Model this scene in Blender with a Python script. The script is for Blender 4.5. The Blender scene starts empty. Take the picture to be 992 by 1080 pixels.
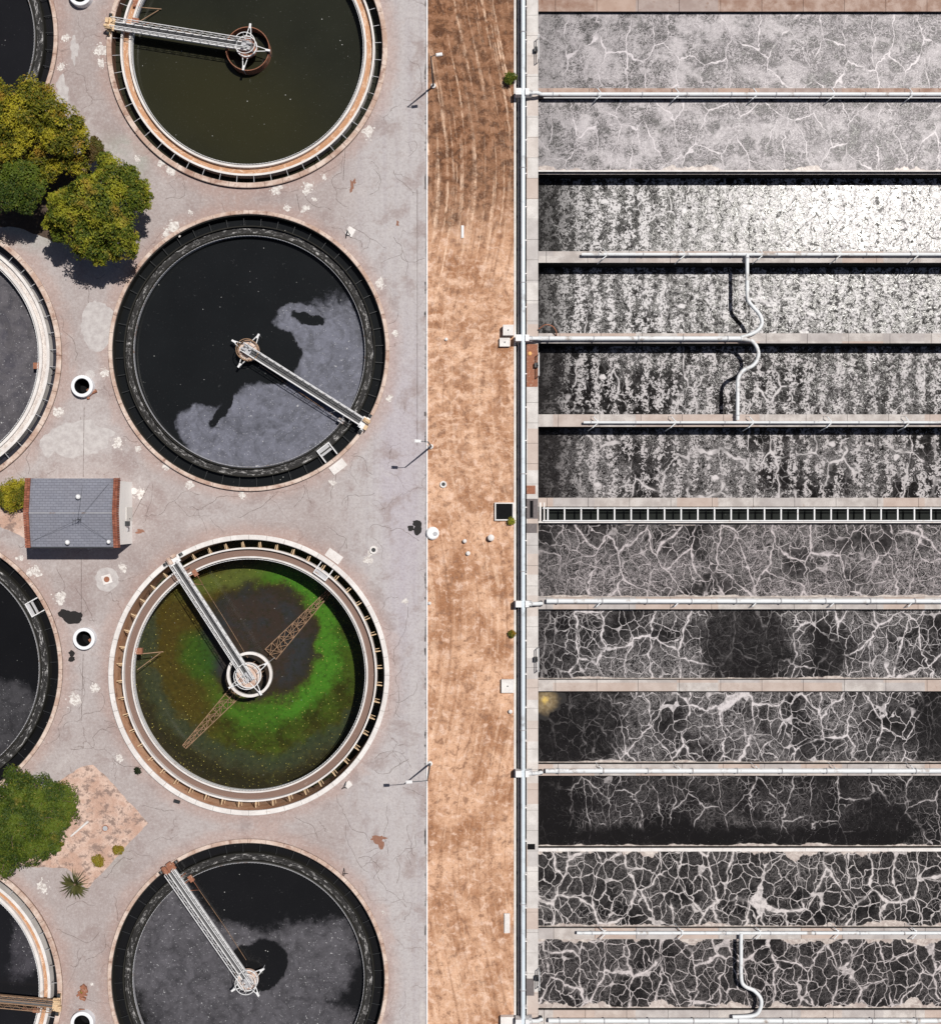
import bpy, bmesh, math, random
import numpy as np
from mathutils import Vector

SC = bpy.context.scene
COL = SC.collection
R = math.radians
H = 117.0            # camera height in metres; 1 photo pixel = 0.1 m on the ground
SUN = Vector((0.36, 0.29, 1.0)).normalized()

# ------------------------------------------------------------------ camera, light, exposure
cam = bpy.data.cameras.new('camera')
camo = bpy.data.objects.new('camera', cam)
COL.objects.link(camo)
camo.location = (0, 0, H)
cam.sensor_fit = 'VERTICAL'
cam.sensor_height = 24
cam.lens = 24 * H / 108.0
cam.clip_end = 2000
SC.camera = camo

world = bpy.data.worlds.new('World')
SC.world = world
world.use_nodes = True
wn = world.node_tree
wn.nodes.clear()
sky = wn.nodes.new('ShaderNodeTexSky')
sky.sky_type = 'NISHITA'
sky.sun_disc = False
sky.sun_elevation = math.asin(SUN.z)
sky.sun_rotation = math.atan2(SUN.x, SUN.y)
sky.dust_density = 1.2
sky.air_density = 0.6
sky.ozone_density = 0.3
bg = wn.nodes.new('ShaderNodeBackground')
bg.inputs['Strength'].default_value = 0.05
wo = wn.nodes.new('ShaderNodeOutputWorld')
wn.links.new(sky.outputs[0], bg.inputs[0])
wn.links.new(bg.outputs[0], wo.inputs[0])

sl = bpy.data.lights.new('sun', 'SUN')
sl.energy = 4.9
sl.angle = R(0.5)
sl.color = (1.0, 0.96, 0.9)
so = bpy.data.objects.new('sun', sl)
COL.objects.link(so)
so.rotation_euler = SUN.to_track_quat('Z', 'Y').to_euler()
so.location = (30, 24, 90)

SC.view_settings.view_transform = 'Standard'
SC.view_settings.look = 'None'
SC.view_settings.exposure = -0.2
SC.view_settings.gamma = 1

# ------------------------------------------------------------------ helpers
def P(px, py, z=0.0):
    k = 0.1 * (H - z) / H
    return Vector(((px - 496) * k, (540 - py) * k, z))

def tag(o, label=None, cat=None, group=None, kind=None):
    if label: o['label'] = label
    if cat: o['category'] = cat
    if group: o['group'] = group
    if kind: o['kind'] = kind
    return o

def empty(name, loc, label, cat, group=None):
    o = bpy.data.objects.new(name, None)
    o.empty_display_size = 0.3
    COL.objects.link(o)
    o.location = loc
    return tag(o, label, cat, group)

class MB:
    def __init__(s):
        s.v = []; s.f = []
    def add(s, vs, fs):
        b = len(s.v)
        s.v += [tuple(v) for v in vs]
        s.f += [tuple(i + b for i in f) for f in fs]
        return s
    def box(s, x0, x1, y0, y1, z0, z1):
        if x0 > x1: x0, x1 = x1, x0
        if y0 > y1: y0, y1 = y1, y0
        vs = [(x0,y0,z0),(x1,y0,z0),(x1,y1,z0),(x0,y1,z0),(x0,y0,z1),(x1,y0,z1),(x1,y1,z1),(x0,y1,z1)]
        return s.add(vs, [(0,3,2,1),(4,5,6,7),(0,1,5,4),(1,2,6,5),(2,3,7,6),(3,0,4,7)])
    def obox(s, c, ax, l, w, z0, z1):
        """box with horizontal axis ax (unit 2-vector), length l, width w"""
        a = Vector((ax[0], ax[1], 0)).normalized(); b = Vector((-a.y, a.x, 0))
        c = Vector((c[0], c[1], 0))
        vs = []
        for z in (z0, z1):
            for u, v in ((-1,-1),(1,-1),(1,1),(-1,1)):
                p = c + a*l*u/2 + b*w*v/2
                vs.append((p.x, p.y, z))
        return s.add(vs, [(0,3,2,1),(4,5,6,7),(0,1,5,4),(1,2,6,5),(2,3,7,6),(3,0,4,7)])
    def tube(s, pts, r, n=8, caps=True):
        pts = [Vector(p) for p in pts]
        rs = r if isinstance(r, (list, tuple)) else [r]*len(pts)
        rings = []
        up = Vector((0,0,1))
        for i, p in enumerate(pts):
            if i == 0: d = pts[1]-pts[0]
            elif i == len(pts)-1: d = pts[-1]-pts[-2]
            else: d = (pts[i+1]-pts[i]).normalized()+(pts[i]-pts[i-1]).normalized()
            d.normalize()
            u = up if abs(d.z) < .9 else Vector((1,0,0))
            a = d.cross(u).normalized(); b = a.cross(d).normalized()
            rings.append([p + (a*math.cos(t)+b*math.sin(t))*rs[i] for t in [2*math.pi*k/n for k in range(n)]])
        vs = [q for g in rings for q in g]
        fs = []
        for i in range(len(pts)-1):
            for k in range(n):
                a0 = i*n+k; a1 = i*n+(k+1)%n
                fs.append((a0, a0+n, a1+n, a1))
        if caps:
            fs.append(tuple(range(n))); fs.append(tuple(range(len(vs)-1, len(vs)-1-n, -1)))
        return s.add(vs, fs)
    def lathe(s, prof, c=(0,0), n=128, a0=0, a1=2*math.pi, closed=True):
        """prof: list of (r,z), closed polygon if closed"""
        full = abs(a1-a0-2*math.pi) < 1e-6
        m = n if full else n+1
        vs = []
        for i in range(m):
            t = a0 + (a1-a0)*i/n
            for r, z in prof:
                vs.append((c[0]+r*math.cos(t), c[1]+r*math.sin(t), z))
        k = len(prof); fs = []
        for i in range(n):
            j = (i+1) % m
            for q in range(k if closed else k-1):
                q2 = (q+1) % k
                fs.append((i*k+q, j*k+q, j*k+q2, i*k+q2))
        if not full and closed:
            fs.append(tuple(range(k))); fs.append(tuple(range(n*k+k-1, n*k-1, -1)))
        return s.add(vs, fs)
    def poly(s, pts, z):
        b = len(s.v)
        s.v += [(p[0], p[1], z) for p in pts]
        s.f.append(tuple(range(b, b+len(pts))))
        return s
    def ball(s, c, r, n=12, m=8, sz=1.0):
        vs = []; fs = []
        for j in range(m+1):
            ph = math.pi*j/m
            for i in range(n):
                t = 2*math.pi*i/n
                vs.append((c[0]+r*math.sin(ph)*math.cos(t), c[1]+r*math.sin(ph)*math.sin(t), c[2]+r*sz*math.cos(ph)))
        for j in range(m):
            for i in range(n):
                fs.append((j*n+i, (j+1)*n+i, (j+1)*n+(i+1)%n, j*n+(i+1)%n))
        return s.add(vs, fs)
    def build(s, name, mat, parent=None, base=None, smooth=False, fix=True):
        off = Vector((0,0,0))
        if parent is not None: off = parent.matrix_local.translation.copy() if False else Vector(parent_world(parent))
        elif base is not None: off = Vector(base)
        me = bpy.data.meshes.new(name)
        me.from_pydata([(x-off.x, y-off.y, z-off.z) for x, y, z in s.v], [], s.f)
        if fix:
            bm = bmesh.new(); bm.from_mesh(me)
            bmesh.ops.remove_doubles(bm, verts=bm.verts, dist=1e-5)
            bmesh.ops.recalc_face_normals(bm, faces=bm.faces)
            bm.to_mesh(me); bm.free()
        me.materials.append(mat)
        if smooth:
            me.polygons.foreach_set('use_smooth', [True]*len(me.polygons))
            try: me.set_sharp_from_angle(angle=R(35))
            except Exception: pass
        o = bpy.data.objects.new(name, me)
        COL.objects.link(o)
        if parent is not None: o.parent = parent
        else: o.location = off
        return o

def parent_world(o):
    v = Vector(o.location)
    while o.parent:
        o = o.parent; v += Vector(o.location)
    return v

def kids(o): return [c for c in bpy.data.objects if c.parent == o]
def copy_tree(o, parent=None):
    c = o.copy(); COL.objects.link(c); c.parent = parent
    for ch in kids(o): copy_tree(ch, c)
    return c

# ------------------------------------------------------------------ node helper
class NT:
    def __init__(s, name, rough=0.8, spec=0.3, metal=0.0):
        s.m = bpy.data.materials.new(name); s.m.use_nodes = True
        s.t = s.m.node_tree; s.t.nodes.clear()
        s.out = s.t.nodes.new('ShaderNodeOutputMaterial')
        s.b = s.t.nodes.new('ShaderNodeBsdfPrincipled')
        s.t.links.new(s.b.outputs[0], s.out.inputs[0])
        s.b.inputs['Roughness'].default_value = rough
        s.b.inputs['Specular IOR Level'].default_value = spec
        s.b.inputs['Metallic'].default_value = metal
        g = s.t.nodes.new('ShaderNodeNewGeometry')
        s.pos = g.outputs['Position']; s.nor = g.outputs['Normal']; s.rnd = g.outputs['Random Per Island']
        sp = s.t.nodes.new('ShaderNodeSeparateXYZ'); s.t.links.new(s.pos, sp.inputs[0])
        s.x, s.y, s.z = sp.outputs
    def put(s, sock, v):
        if isinstance(v, bpy.types.NodeSocket): s.t.links.new(v, sock)
        elif isinstance(v, (tuple, list)) and len(v) == 3 and sock.type == 'RGBA': sock.default_value = (*v, 1)
        else: sock.default_value = v
    def M(s, op, a, b=0.0, c=None, clamp=False):
        n = s.t.nodes.new('ShaderNodeMath'); n.operation = op; n.use_clamp = clamp
        s.put(n.inputs[0], a); s.put(n.inputs[1], b)
        if c is not None: s.put(n.inputs[2], c)
        return n.outputs[0]
    def V(s, op, a, b=(0,0,0)):
        n = s.t.nodes.new('ShaderNodeVectorMath'); n.operation = op
        s.put(n.inputs[0], a)
        if op == 'SCALE': s.put(n.inputs[3], b)
        else: s.put(n.inputs[1], b)
        return n.outputs[1] if op in ('LENGTH','DISTANCE','DOT_PRODUCT') else n.outputs[0]
    def noise(s, vec, scale, detail=4, rough=.55, dist=0.0, col=False):
        n = s.t.nodes.new('ShaderNodeTexNoise')
        s.put(n.inputs['Vector'], vec); n.inputs['Scale'].default_value = scale
        n.inputs['Detail'].default_value = detail; n.inputs['Roughness'].default_value = rough
        n.inputs['Distortion'].default_value = dist
        return n.outputs['Color'] if col else n.outputs['Fac']
    def vor(s, vec, scale, feat='DISTANCE_TO_EDGE', rnd=1.0, dim=None):
        n = s.t.nodes.new('ShaderNodeTexVoronoi'); n.feature = feat
        n.voronoi_dimensions = dim or ('2D' if feat == 'DISTANCE_TO_EDGE' else '3D')
        s.put(n.inputs['Vector'], vec); n.inputs['Scale'].default_value = scale
        n.inputs['Randomness'].default_value = rnd
        return n.outputs['Distance']
    def ss(s, v, a, b, c=0.0, d=1.0):
        n = s.t.nodes.new('ShaderNodeMapRange'); n.interpolation_type = 'SMOOTHSTEP'
        s.put(n.inputs[0], v); s.put(n.inputs[1], a); s.put(n.inputs[2], b); s.put(n.inputs[3], c); s.put(n.inputs[4], d)
        return n.outputs[0]
    def mix(s, f, a, b, mode='MIX'):
        n = s.t.nodes.new('ShaderNodeMix'); n.data_type = 'RGBA'; n.blend_type = mode
        s.put(n.inputs[0], f); s.put(n.inputs[6], a); s.put(n.inputs[7], b)
        return n.outputs[2]
    def scalev(s, x, y, z, off=(0,0,0)):
        return s.V('ADD', s.V('MULTIPLY', s.pos, (x, y, z)), off)
    def warp(s, amp, sc, detail=2, base=None):
        v = base or s.pos
        c = s.noise(s.pos, sc, detail, col=True)
        return s.V('ADD', v, s.V('MULTIPLY', s.V('SUBTRACT', c, (.5,.5,.5)), (amp, amp, amp)))
    def bump(s, h, dist=0.05, strength=1.0):
        n = s.t.nodes.new('ShaderNodeBump'); s.put(n.inputs['Height'], h)
        n.inputs['Distance'].default_value = dist; n.inputs['Strength'].default_value = strength
        s.t.links.new(n.outputs[0], s.b.inputs['Normal'])
    def color(s, c): s.put(s.b.inputs['Base Color'], c); return s
    def rough(s, v): s.put(s.b.inputs['Roughness'], v)
    def ellipse(s, vec, cx, cy, rx, ry, ang=0, soft=.25):
        """1 inside the ellipse (world metres), 0 outside"""
        v = s.V('SUBTRACT', vec, (cx, cy, 0))
        n = s.t.nodes.new('ShaderNodeVectorRotate'); n.rotation_type = 'Z_AXIS'
        s.put(n.inputs['Vector'], v); n.inputs['Angle'].default_value = -ang
        v = s.V('MULTIPLY', n.outputs[0], (1/rx, 1/ry, 0))
        return s.ss(s.V('LENGTH', v), 1-soft, 1+soft, 1, 0)
    def pell(s, vec, px, py, rx, ry, ang=0, soft=.25):
        return s.ellipse(vec, (px-496)*.1, (540-py)*.1, rx*.1, ry*.1, R(ang), soft)

def simple(name, col, rough=.7, spec=.3, metal=0.0, var=.15, sc=3.0, dirt=None, dsc=1.2, dth=(.55,.7)):
    n = NT(name, rough, spec, metal)
    f = n.noise(n.pos, sc, 5)
    c = n.mix(f, tuple(c*(1-var) for c in col), tuple(min(1, c*(1+var)) for c in col))
    if dirt:
        d = n.ss(n.noise(n.warp(.6, .8), dsc, 6, .65), dth[0], dth[1])
        c = n.mix(d, c, dirt)
    n.color(c)
    n.bump(n.noise(n.pos, sc*6, 4), .01)
    return n.m

# ------------------------------------------------------------------ materials
def concrete(name, a, b, stain=(.16,.08,.05), amt=(.62,.75), slab=None):
    n = NT(name, .85, .25)
    c = n.mix(n.ss(n.noise(n.pos, .7, 6, .6), .35, .65), a, b)
    fine = n.noise(n.pos, 9, 5, .7)
    c = n.mix(n.M('MULTIPLY', n.ss(fine, .45, .7), .35), c, tuple(v*.55 for v in a))
    if slab:     # slabs of length slab metres along x, each its own tone
        ax, ln = slab
        w = n.t.nodes.new('ShaderNodeTexWhiteNoise'); w.noise_dimensions = '2D'
        cx = n.t.nodes.new('ShaderNodeCombineXYZ')
        n.put(cx.inputs[0], n.M('FLOOR', n.M('DIVIDE', n.x if ax == 'x' else n.y, ln)))
        n.put(cx.inputs[1], n.M('FLOOR', n.M('DIVIDE', n.y if ax == 'x' else n.x, 3.0)))
        n.t.links.new(cx.outputs[0], w.inputs['Vector'])
        v = w.outputs['Value']
        c = n.mix(n.ss(v, .60, .9, 0, .6), c, (.46,.34,.28))
        c = n.mix(n.ss(v, .1, .4, .45, 0), c, (.36,.33,.33))
    d = n.ss(n.noise(n.warp(1.2, .7), .9, 7, .68), amt[0], amt[1])
    c = n.mix(n.M('MULTIPLY', d, .7), c, stain)
    n.color(c)
    n.bump(fine, .01)
    return n.m

M = {}
M['white_concrete'] = concrete('white_concrete', (.66,.62,.60), (.78,.75,.73), (.36,.25,.19), (.6,.75))
M['tan_concrete'] = concrete('tan_concrete', (.60,.37,.25), (.72,.52,.40), (.20,.10,.06), (.58,.72))
M['pink_concrete'] = concrete('pink_concrete', (.46,.32,.255), (.68,.56,.49), (.24,.12,.085), (.50,.66))
M['coping'] = concrete('coping', (.40,.36,.34), (.58,.54,.515), (.30,.2,.16), (.6,.75), ('x', 4.35))
M['coping_brown'] = concrete('coping_brown', (.30,.19,.145), (.46,.35,.30), (.2,.1,.06), (.55,.7), ('x', 4.35))
M['walk'] = concrete('walk', (.55,.52,.50), (.68,.65,.63), (.35,.28,.25), (.62,.78), ('y', 2.2))
M['dark_wall'] = simple('dark_wall', (.028,.027,.024), .85, .06, var=.4, sc=1.5)
M['brown_wall'] = simple('brown_wall', (.14,.075,.05), .8, .2, var=.35, sc=1.4, dirt=(.04,.03,.025))
M['tank_tan'] = concrete('tank_tan', (.56,.30,.18), (.70,.44,.30), (.16,.07,.04), (.54,.68))
M['white_steel'] = simple('white_steel', (.74,.74,.75), .45, .4, var=.06, sc=2.0, dirt=(.42,.33,.28), dsc=1.6, dth=(.58,.72))
M['grey_steel'] = simple('grey_steel', (.42,.42,.44), .5, .4, var=.15, dirt=(.25,.16,.11))
M['hatch_grey'] = simple('hatch_grey', (.16,.14,.14), .8, .2, var=.4, sc=4)
M['dark_steel'] = simple('dark_steel', (.028,.03,.033), .45, .4, var=.2)
M['deck_grey'] = simple('deck_grey', (.12,.12,.125), .7, .2, var=.3)
M['rust'] = simple('rust', (.30,.13,.08), .85, .2, var=.45, sc=6, dirt=(.5,.36,.28), dsc=4)
M['rust_frame'] = simple('rust_frame', (.33,.21,.135), .8, .2, var=.4, sc=5, dirt=(.14,.09,.05), dsc=2)
M['tan_machine'] = simple('tan_machine', (.66,.48,.30), .6, .3, var=.3, sc=6, dirt=(.2,.1,.06), dsc=5)
M['pipe'] = simple('pipe', (.70,.72,.74), .5, .4, var=.10, sc=1.5, dirt=(.36,.31,.28), dsc=.9, dth=(.54,.70))
M['pipe_blue'] = simple('pipe_blue', (.62,.69,.75), .35, .5, var=.08, sc=1.0, dirt=(.36,.38,.40), dsc=.6, dth=(.52,.70))
M['pipe_dark'] = simple('pipe_dark', (.03,.055,.09), .4, .4, var=.3)
M['kerb'] = simple('kerb', (.74,.73,.74), .7, .3, var=.12, sc=1.5, dirt=(.45,.38,.35), dsc=.7)
M['black'] = simple('black', (.010,.010,.011), .9, .03, var=.3)
M['ochre'] = simple('ochre', (.75,.42,.16), .7, .3)

def pavement_mat(centres):
    n = NT('pavement', .9, .2)
    big = n.noise(n.pos, .045, 5, .6)
    med = n.noise(n.warp(3, .3), .28, 7, .62)
    fine = n.noise(n.pos, 7, 6, .75)
    c = n.mix(n.ss(big, .35, .65), (.35,.295,.285), (.44,.40,.395))
    # driving lane along the kerb is greyer and bluish, the yard between tanks pinker
    lane = n.ss(n.M('ADD', n.x, n.M('MULTIPLY', n.M('SUBTRACT', med, .5), 5)), -15.5, -9.5)
    c = n.mix(n.M('MULTIPLY', lane, .8), c, (.47,.445,.45))
    # long streaks of wear along the lane
    st = n.noise(n.scalev(1.6, .035, 1), 1.0, 5, .6)
    c = n.mix(n.M('MULTIPLY', n.M('MULTIPLY', lane, n.ss(st, .45, .65)), .40), c, (.37,.335,.355))
    pur = n.pell(n.warp(4, .1), 425, 520, 22, 150, 0, .6)
    c = n.mix(n.M('MULTIPLY', pur, .4), c, (.42,.375,.45))
    # blotches
    c = n.mix(n.M('MULTIPLY', n.ss(med, .50, .64), .6), c, (.29,.225,.215))
    c = n.mix(n.M('MULTIPLY', n.ss(med, .45, .3), .35), c, (.54,.50,.49))
    # rust coloured run-off around every tank rim
    for (cx, cy) in centres:
        d = n.V('LENGTH', n.V('MULTIPLY', n.V('SUBTRACT', n.pos, (cx, cy, 0)), (1,1,0)))
        dd = n.M('ADD', d, n.M('MULTIPLY', n.M('SUBTRACT', med, .5), 3.5))
        c = n.mix(n.ss(dd, 14.9, 16.6, .42, 0), c, (.40,.245,.20))
    # greenish damp ground by the trees
    g = n.M('MAXIMUM', n.pell(n.warp(3, .25), 30, 235, 45, 26, -20, .5), n.pell(n.warp(3, .3), 72, 865, 62, 20, -40, .5))
    g = n.M('MAXIMUM', g, n.pell(n.warp(3, .25), 135, 165, 26, 16, -45, .6))
    c = n.mix(n.M('MULTIPLY', g, n.ss(med, .4, .6, .15, .6)), c, (.33,.36,.31))
    # grit
    c = n.mix(n.ss(fine, .54, .70, 0, .55), c, (.20,.16,.15))
    g3 = n.noise(n.pos, 3.6, 2, .7)
    c = n.mix(n.ss(g3, .50, .66, 0, .20), c, (.21,.165,.15))
    c = n.mix(n.ss(g3, .48, .34, 0, .20), c, (.60,.57,.56))
    g4 = n.noise(n.pos, 1.1, 5, .7)
    c = n.mix(n.ss(g4, .52, .66, 0, .28), c, (.28,.22,.205))
    c = n.mix(n.ss(g4, .46, .34, 0, .22), c, (.54,.51,.50))
    c = n.mix(n.ss(fine, .42, .28, 0, .4), c, (.70,.67,.66))
    sp = n.noise(n.pos, 2.6, 3, .8)
    c = n.mix(n.ss(sp, .70, .76, 0, .7), c, (.14,.09,.08))
    # fine map cracking
    e = n.vor(n.warp(2.2, .5, 4), .24)
    gate = n.ss(n.noise(n.pos, .13, 3), .50, .60)
    c = n.mix(n.M('MULTIPLY', n.ss(e, .0, .014, .6, 0), gate), c, (.15,.11,.10))
    # dark growth against the kerb
    k = n.ss(n.M('ADD', n.x, n.M('MULTIPLY', n.noise(n.scalev(1,.5,1), 1.2, 4), .5)), -4.62, -4.50)
    k = n.M('MULTIPLY', k, n.ss(n.noise(n.scalev(.1,1,1), .45, 5, .7), .50, .58))
    c = n.mix(n.M('MULTIPLY', k, .9), c, (.03,.025,.025))
    n.color(c)
    n.bump(n.M('ADD', fine, n.M('MULTIPLY', med, .5)), .02)
    return n.m

def dirt_mat(name='dirt', tyre=True):
    n = NT(name, .95, .1)
    a = n.noise(n.pos, .22, 6, .62)
    b = n.noise(n.warp(1.5, .6), 1.1, 7, .68)
    f = n.noise(n.pos, 6.5, 6, .8)
    c = n.mix(n.ss(a, .36, .62), (.37,.18,.095), (.66,.405,.265))
    c = n.mix(n.ss(b, .50, .66, 0, .75), c, (.78,.56,.44))
    c = n.mix(n.ss(b, .48, .36, 0, .75), c, (.24,.125,.08))
    if tyre:
        # the upper third is darker, browner soil with curved tyre tracks
        up = n.ss(n.M('ADD', n.y, n.M('MULTIPLY', n.M('SUBTRACT', a, .5), 22)), 28, 35)
        c = n.mix(n.M('MULTIPLY', up, .86), c, n.mix(n.ss(b, .40, .60), (.070,.030,.016), (.27,.13,.068)))
        tw = n.M('ADD', n.x, n.M('MULTIPLY', n.M('SINE', n.M('MULTIPLY', n.y, .13)), 1.6))
        cx = n.t.nodes.new('ShaderNodeCombineXYZ')
        n.put(cx.inputs[0], n.M('MULTIPLY', tw, 2.1)); n.put(cx.inputs[1], n.M('MULTIPLY', n.y, .05))
        tr = n.noise(n.V('ADD', cx.outputs[0], n.V('MULTIPLY', n.V('SUBTRACT', n.noise(n.pos, 1.0, 6, .75, col=True), (.5,.5,.5)), (.9,.15,0))), 1.0, 5, .65)
        tm = n.M('MULTIPLY', n.ss(tr, .50, .66), n.ss(n.noise(n.pos, .9, 5, .7), .35, .6))
        hi = n.ss(n.y, 14, 28, .48, .80)
        c = n.mix(n.M('MULTIPLY', tm, hi), c, (.84,.60,.44))
        c = n.mix(n.M('MULTIPLY', n.ss(tr, .46, .34), .45), c, (.19,.09,.05))
        # ripples left by a roller in the middle
        rp = n.noise(n.V('MULTIPLY', n.warp(2.5,.3,4), (.55,1.3,1)), 1.0, 6, .7)
        mid = n.M('MULTIPLY', n.ss(n.y, -4, 4), n.ss(n.y, 32, 22))
        c = n.mix(n.M('MULTIPLY', n.M('MULTIPLY', mid, n.ss(rp, .50, .62)), .55), c, (.80,.55,.40))
        c = n.mix(n.M('MULTIPLY', n.M('MULTIPLY', mid, n.ss(rp, .48, .38)), .45), c, (.30,.16,.10))
    c = n.mix(n.ss(f, .53, .72, 0, .8), c, (.17,.08,.045))
    c = n.mix(n.ss(f, .44, .30, 0, .6), c, (.85,.66,.54))
    m2 = n.noise(n.pos, 2.6, 5, .75)
    c = n.mix(n.ss(m2, .52, .66, 0, .45), c, (.22,.11,.065))
    n.color(c)
    n.bump(n.M('ADD', n.M('MULTIPLY', b, 1.0), n.M('MULTIPLY', f, .25)), .10, 1)
    return n.m

def foam_mat(name, y0, y1, mode='web', w1=.06, w2=.05, base=.0, fine=.35, gate=(.35,.6), dark=(), top=.0, bot=.0,
             foam=(.60,.56,.57), water=(.010,.009,.009), rough_w=.14, bumpd=.014, thr=0.0, rough_f=.75, matte=0.0, junc=1.0, sharp=1.0, seed=0, left=0.0, left_w=4):
    """procedural aeration foam; y0>y1 are the basin's edges in photo pixels"""
    n = NT(name, .5, .5)
    off = (seed*137.3, seed*91.7, 0)
    p0 = n.V('ADD', n.pos, off)
    def W(amp, sc, det=2):
        c = n.noise(p0, sc, det, col=True)
        return n.V('ADD', p0, n.V('MULTIPLY', n.V('SUBTRACT', c, (.5,.5,.5)), (amp, amp, amp)))
    wa = W(2.2, .28, 3)
    wb = W(.85, .85, 5)
    wv = n.V('ADD', wa, n.V('SUBTRACT', wb, p0))
    gate_n = n.noise(p0, .16, 3, .6)
    # main veins: cells stretched across the basin
    e1 = n.vor(n.V('MULTIPLY', wv, (.34, .185, 0)), 1.0)
    wn_ = n.M('MULTIPLY', n.ss(n.noise(p0, .45, 4), .32, .70, .20, 1.25), w1)
    l1 = n.M('MAXIMUM', n.ss(e1, n.M('MULTIPLY', wn_, .45), n.M('MULTIPLY', wn_, .85), 1, 0), n.ss(e1, 0.0, n.M('MULTIPLY', wn_, 2.4), .30, 0))
    l1 = n.M('MULTIPLY', l1, n.ss(n.noise(p0, .30, 3), .34, .46, .25, 1))
    e2 = n.vor(n.V('MULTIPLY', wv, (.80, .66, 0)), 1.0)
    g2 = n.ss(n.noise(p0, .33, 3), gate[0], gate[1])
    l2 = n.M('MULTIPLY', n.ss(e2, w2*.25, w2*.8, 1, 0), n.ss(g2, 0, 1, .12, .85))
    e3 = n.vor(n.V('MULTIPLY', n.V('ADD', wv, (31,17,0)), (1.9, 1.7, 0)), 1.0)
    l3 = n.M('MULTIPLY', n.ss(e3, 0.02, .085, 1, 0), n.ss(n.noise(p0, .45, 3),   .44, .62, .0, .42))
    j1 = n.vor(n.V('MULTIPLY', wv, (.34, .185, 0)), 1.0, 'F1', dim='2D')
    j2 = n.vor(n.V('MULTIPLY', wv, (.80, .66, 0)), 1.0, 'F1', dim='2D')
    l1 = n.M('MAXIMUM', l1, n.M('MULTIPLY', n.ss(j1, .88, .93), junc))
    l2 = n.M('MAXIMUM', l2, n.M('MULTIPLY', n.M('MULTIPLY', n.ss(j2, .80, .86), n.ss(g2, 0, 1, .1, .85)), junc))
    # thin curling filaments
    fn = n.noise(wv, 1.9, 5, .62, 1.3)
    l4 = n.ss(n.M('ABSOLUTE', n.M('SUBTRACT', fn, .5)), .004, .022, 1, 0)
    fn2 = n.noise(n.V('ADD', wv, (9,4,0)), 4.2, 4, .6, 1.0)
    l5 = n.ss(n.M('ABSOLUTE', n.M('SUBTRACT', fn2, .5)), .004, .030, 1, 0)
    fgate = n.ss(gate_n, .36, .60)
    fil = n.M('MULTIPLY', n.M('MAXIMUM', n.M('MULTIPLY', l4, .9), n.M('MULTIPLY', l5, .7)), n.M('MULTIPLY', fgate, fine))
    grain = n.noise(p0, 7.0, 4, .8)
    if mode == 'web':
        v = n.M('MAXIMUM', n.M('MAXIMUM', l1, n.M('MULTIPLY', l2, .95)), n.M('MAXIMUM', l3, fil))
        v = n.M('MULTIPLY', v, n.ss(n.noise(p0, 2.4, 5, .75), .34, .60, .50, 1.08))
        b = n.M('MULTIPLY', n.ss(n.noise(wv, .8, 7, .7), .40, .70), base)
        b = n.M('MULTIPLY', b, n.ss(grain, .35, .6, .5, 1.3))
        v = n.M('ADD', v, b, clamp=True)
    elif mode == 'full':
        b = n.ss(n.noise(wv, .55, 8, .72), .30, .52, .25, 1)
        sw = n.noise(wv, 2.2, 6, .7, 2.2)
        swm = n.M('MULTIPLY', n.ss(sw, .53, .44), n.ss(n.noise(wa, .36, 4), .40, .58))
        b = n.M('SUBTRACT', b, n.M('MULTIPLY', swm, .95), clamp=True)
        b = n.M('SUBTRACT', b, n.M('MULTIPLY', n.ss(n.noise(p0, 2.4, 5, .75), .50, .62), .30), clamp=True)
        b = n.M('SUBTRACT', b, n.M('MULTIPLY', n.M('MAXIMUM', n.M('MULTIPLY', l4, .8), l5), n.ss(n.noise(p0, .4, 4), .35, .6, .15, .65)), clamp=True)
        vt = n.M('MULTIPLY', n.ss(n.vor(wb, .36, 'F1', dim='2D'), .36, .10), n.ss(n.noise(p0, .12, 2), .42, .55))
        b = n.M('SUBTRACT', b, n.M('MULTIPLY', vt, n.ss(n.noise(wb, 3.4, 4, .7, 1.5), .42, .54, .15, 1.0)), clamp=True)
        b = n.M('MULTIPLY', b, base)
        v = n.M('MAXIMUM', b, n.M('MAXIMUM', n.M('MULTIPLY', l1, 1.0), n.M('MAXIMUM', n.M('MULTIPLY', l2, .85), n.M('MAXIMUM', n.M('MULTIPLY', l3, 1.5), n.M('MULTIPLY', l5, .62)))))
    else:   # speckled boil
        bl = n.noise(n.V('MULTIPLY', wb, (1.0,.85,1)), 2.3, 4, .68, .6)
        sine = n.M('SINE', n.M('MULTIPLY', n.M('ADD', n.x, n.M('MULTIPLY', n.M('SUBTRACT', n.noise(p0, .3, 3), .5), 2.2)), 3.6))
        th = n.M('ADD', n.M('MULTIPLY', sine, .07), n.M('ADD', thr, n.M('MULTIPLY', n.M('SUBTRACT', n.noise(p0, .5, 4), .5), -.42)))
        bl = n.M('SUBTRACT', bl, th)
        b = n.M('MULTIPLY', n.ss(bl, .50, .55), n.ss(n.noise(p0, 4.6, 2, .6), .40, .50, .10, 1))
        b = n.M('MULTIPLY', b, base)
        v = n.M('MAXIMUM', b, n.M('MULTIPLY', n.M('MAXIMUM', n.M('MULTIPLY', l1, .85), n.M('MULTIPLY', l2, .35)), n.ss(n.noise(p0, .26, 2), .44, .58)))
        v = n.M('MAXIMUM', v, n.M('MULTIPLY', fil, .8))
        blob = n.vor(n.V('MULTIPLY', wb, (.23,.32,0)), 1.0, 'F1')
        v = n.M('MAXIMUM', v, n.ss(blob, .07, .13, .95, 0))
    pw = n.V('ADD', n.pos, n.V('SUBTRACT', wv, p0))
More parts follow.
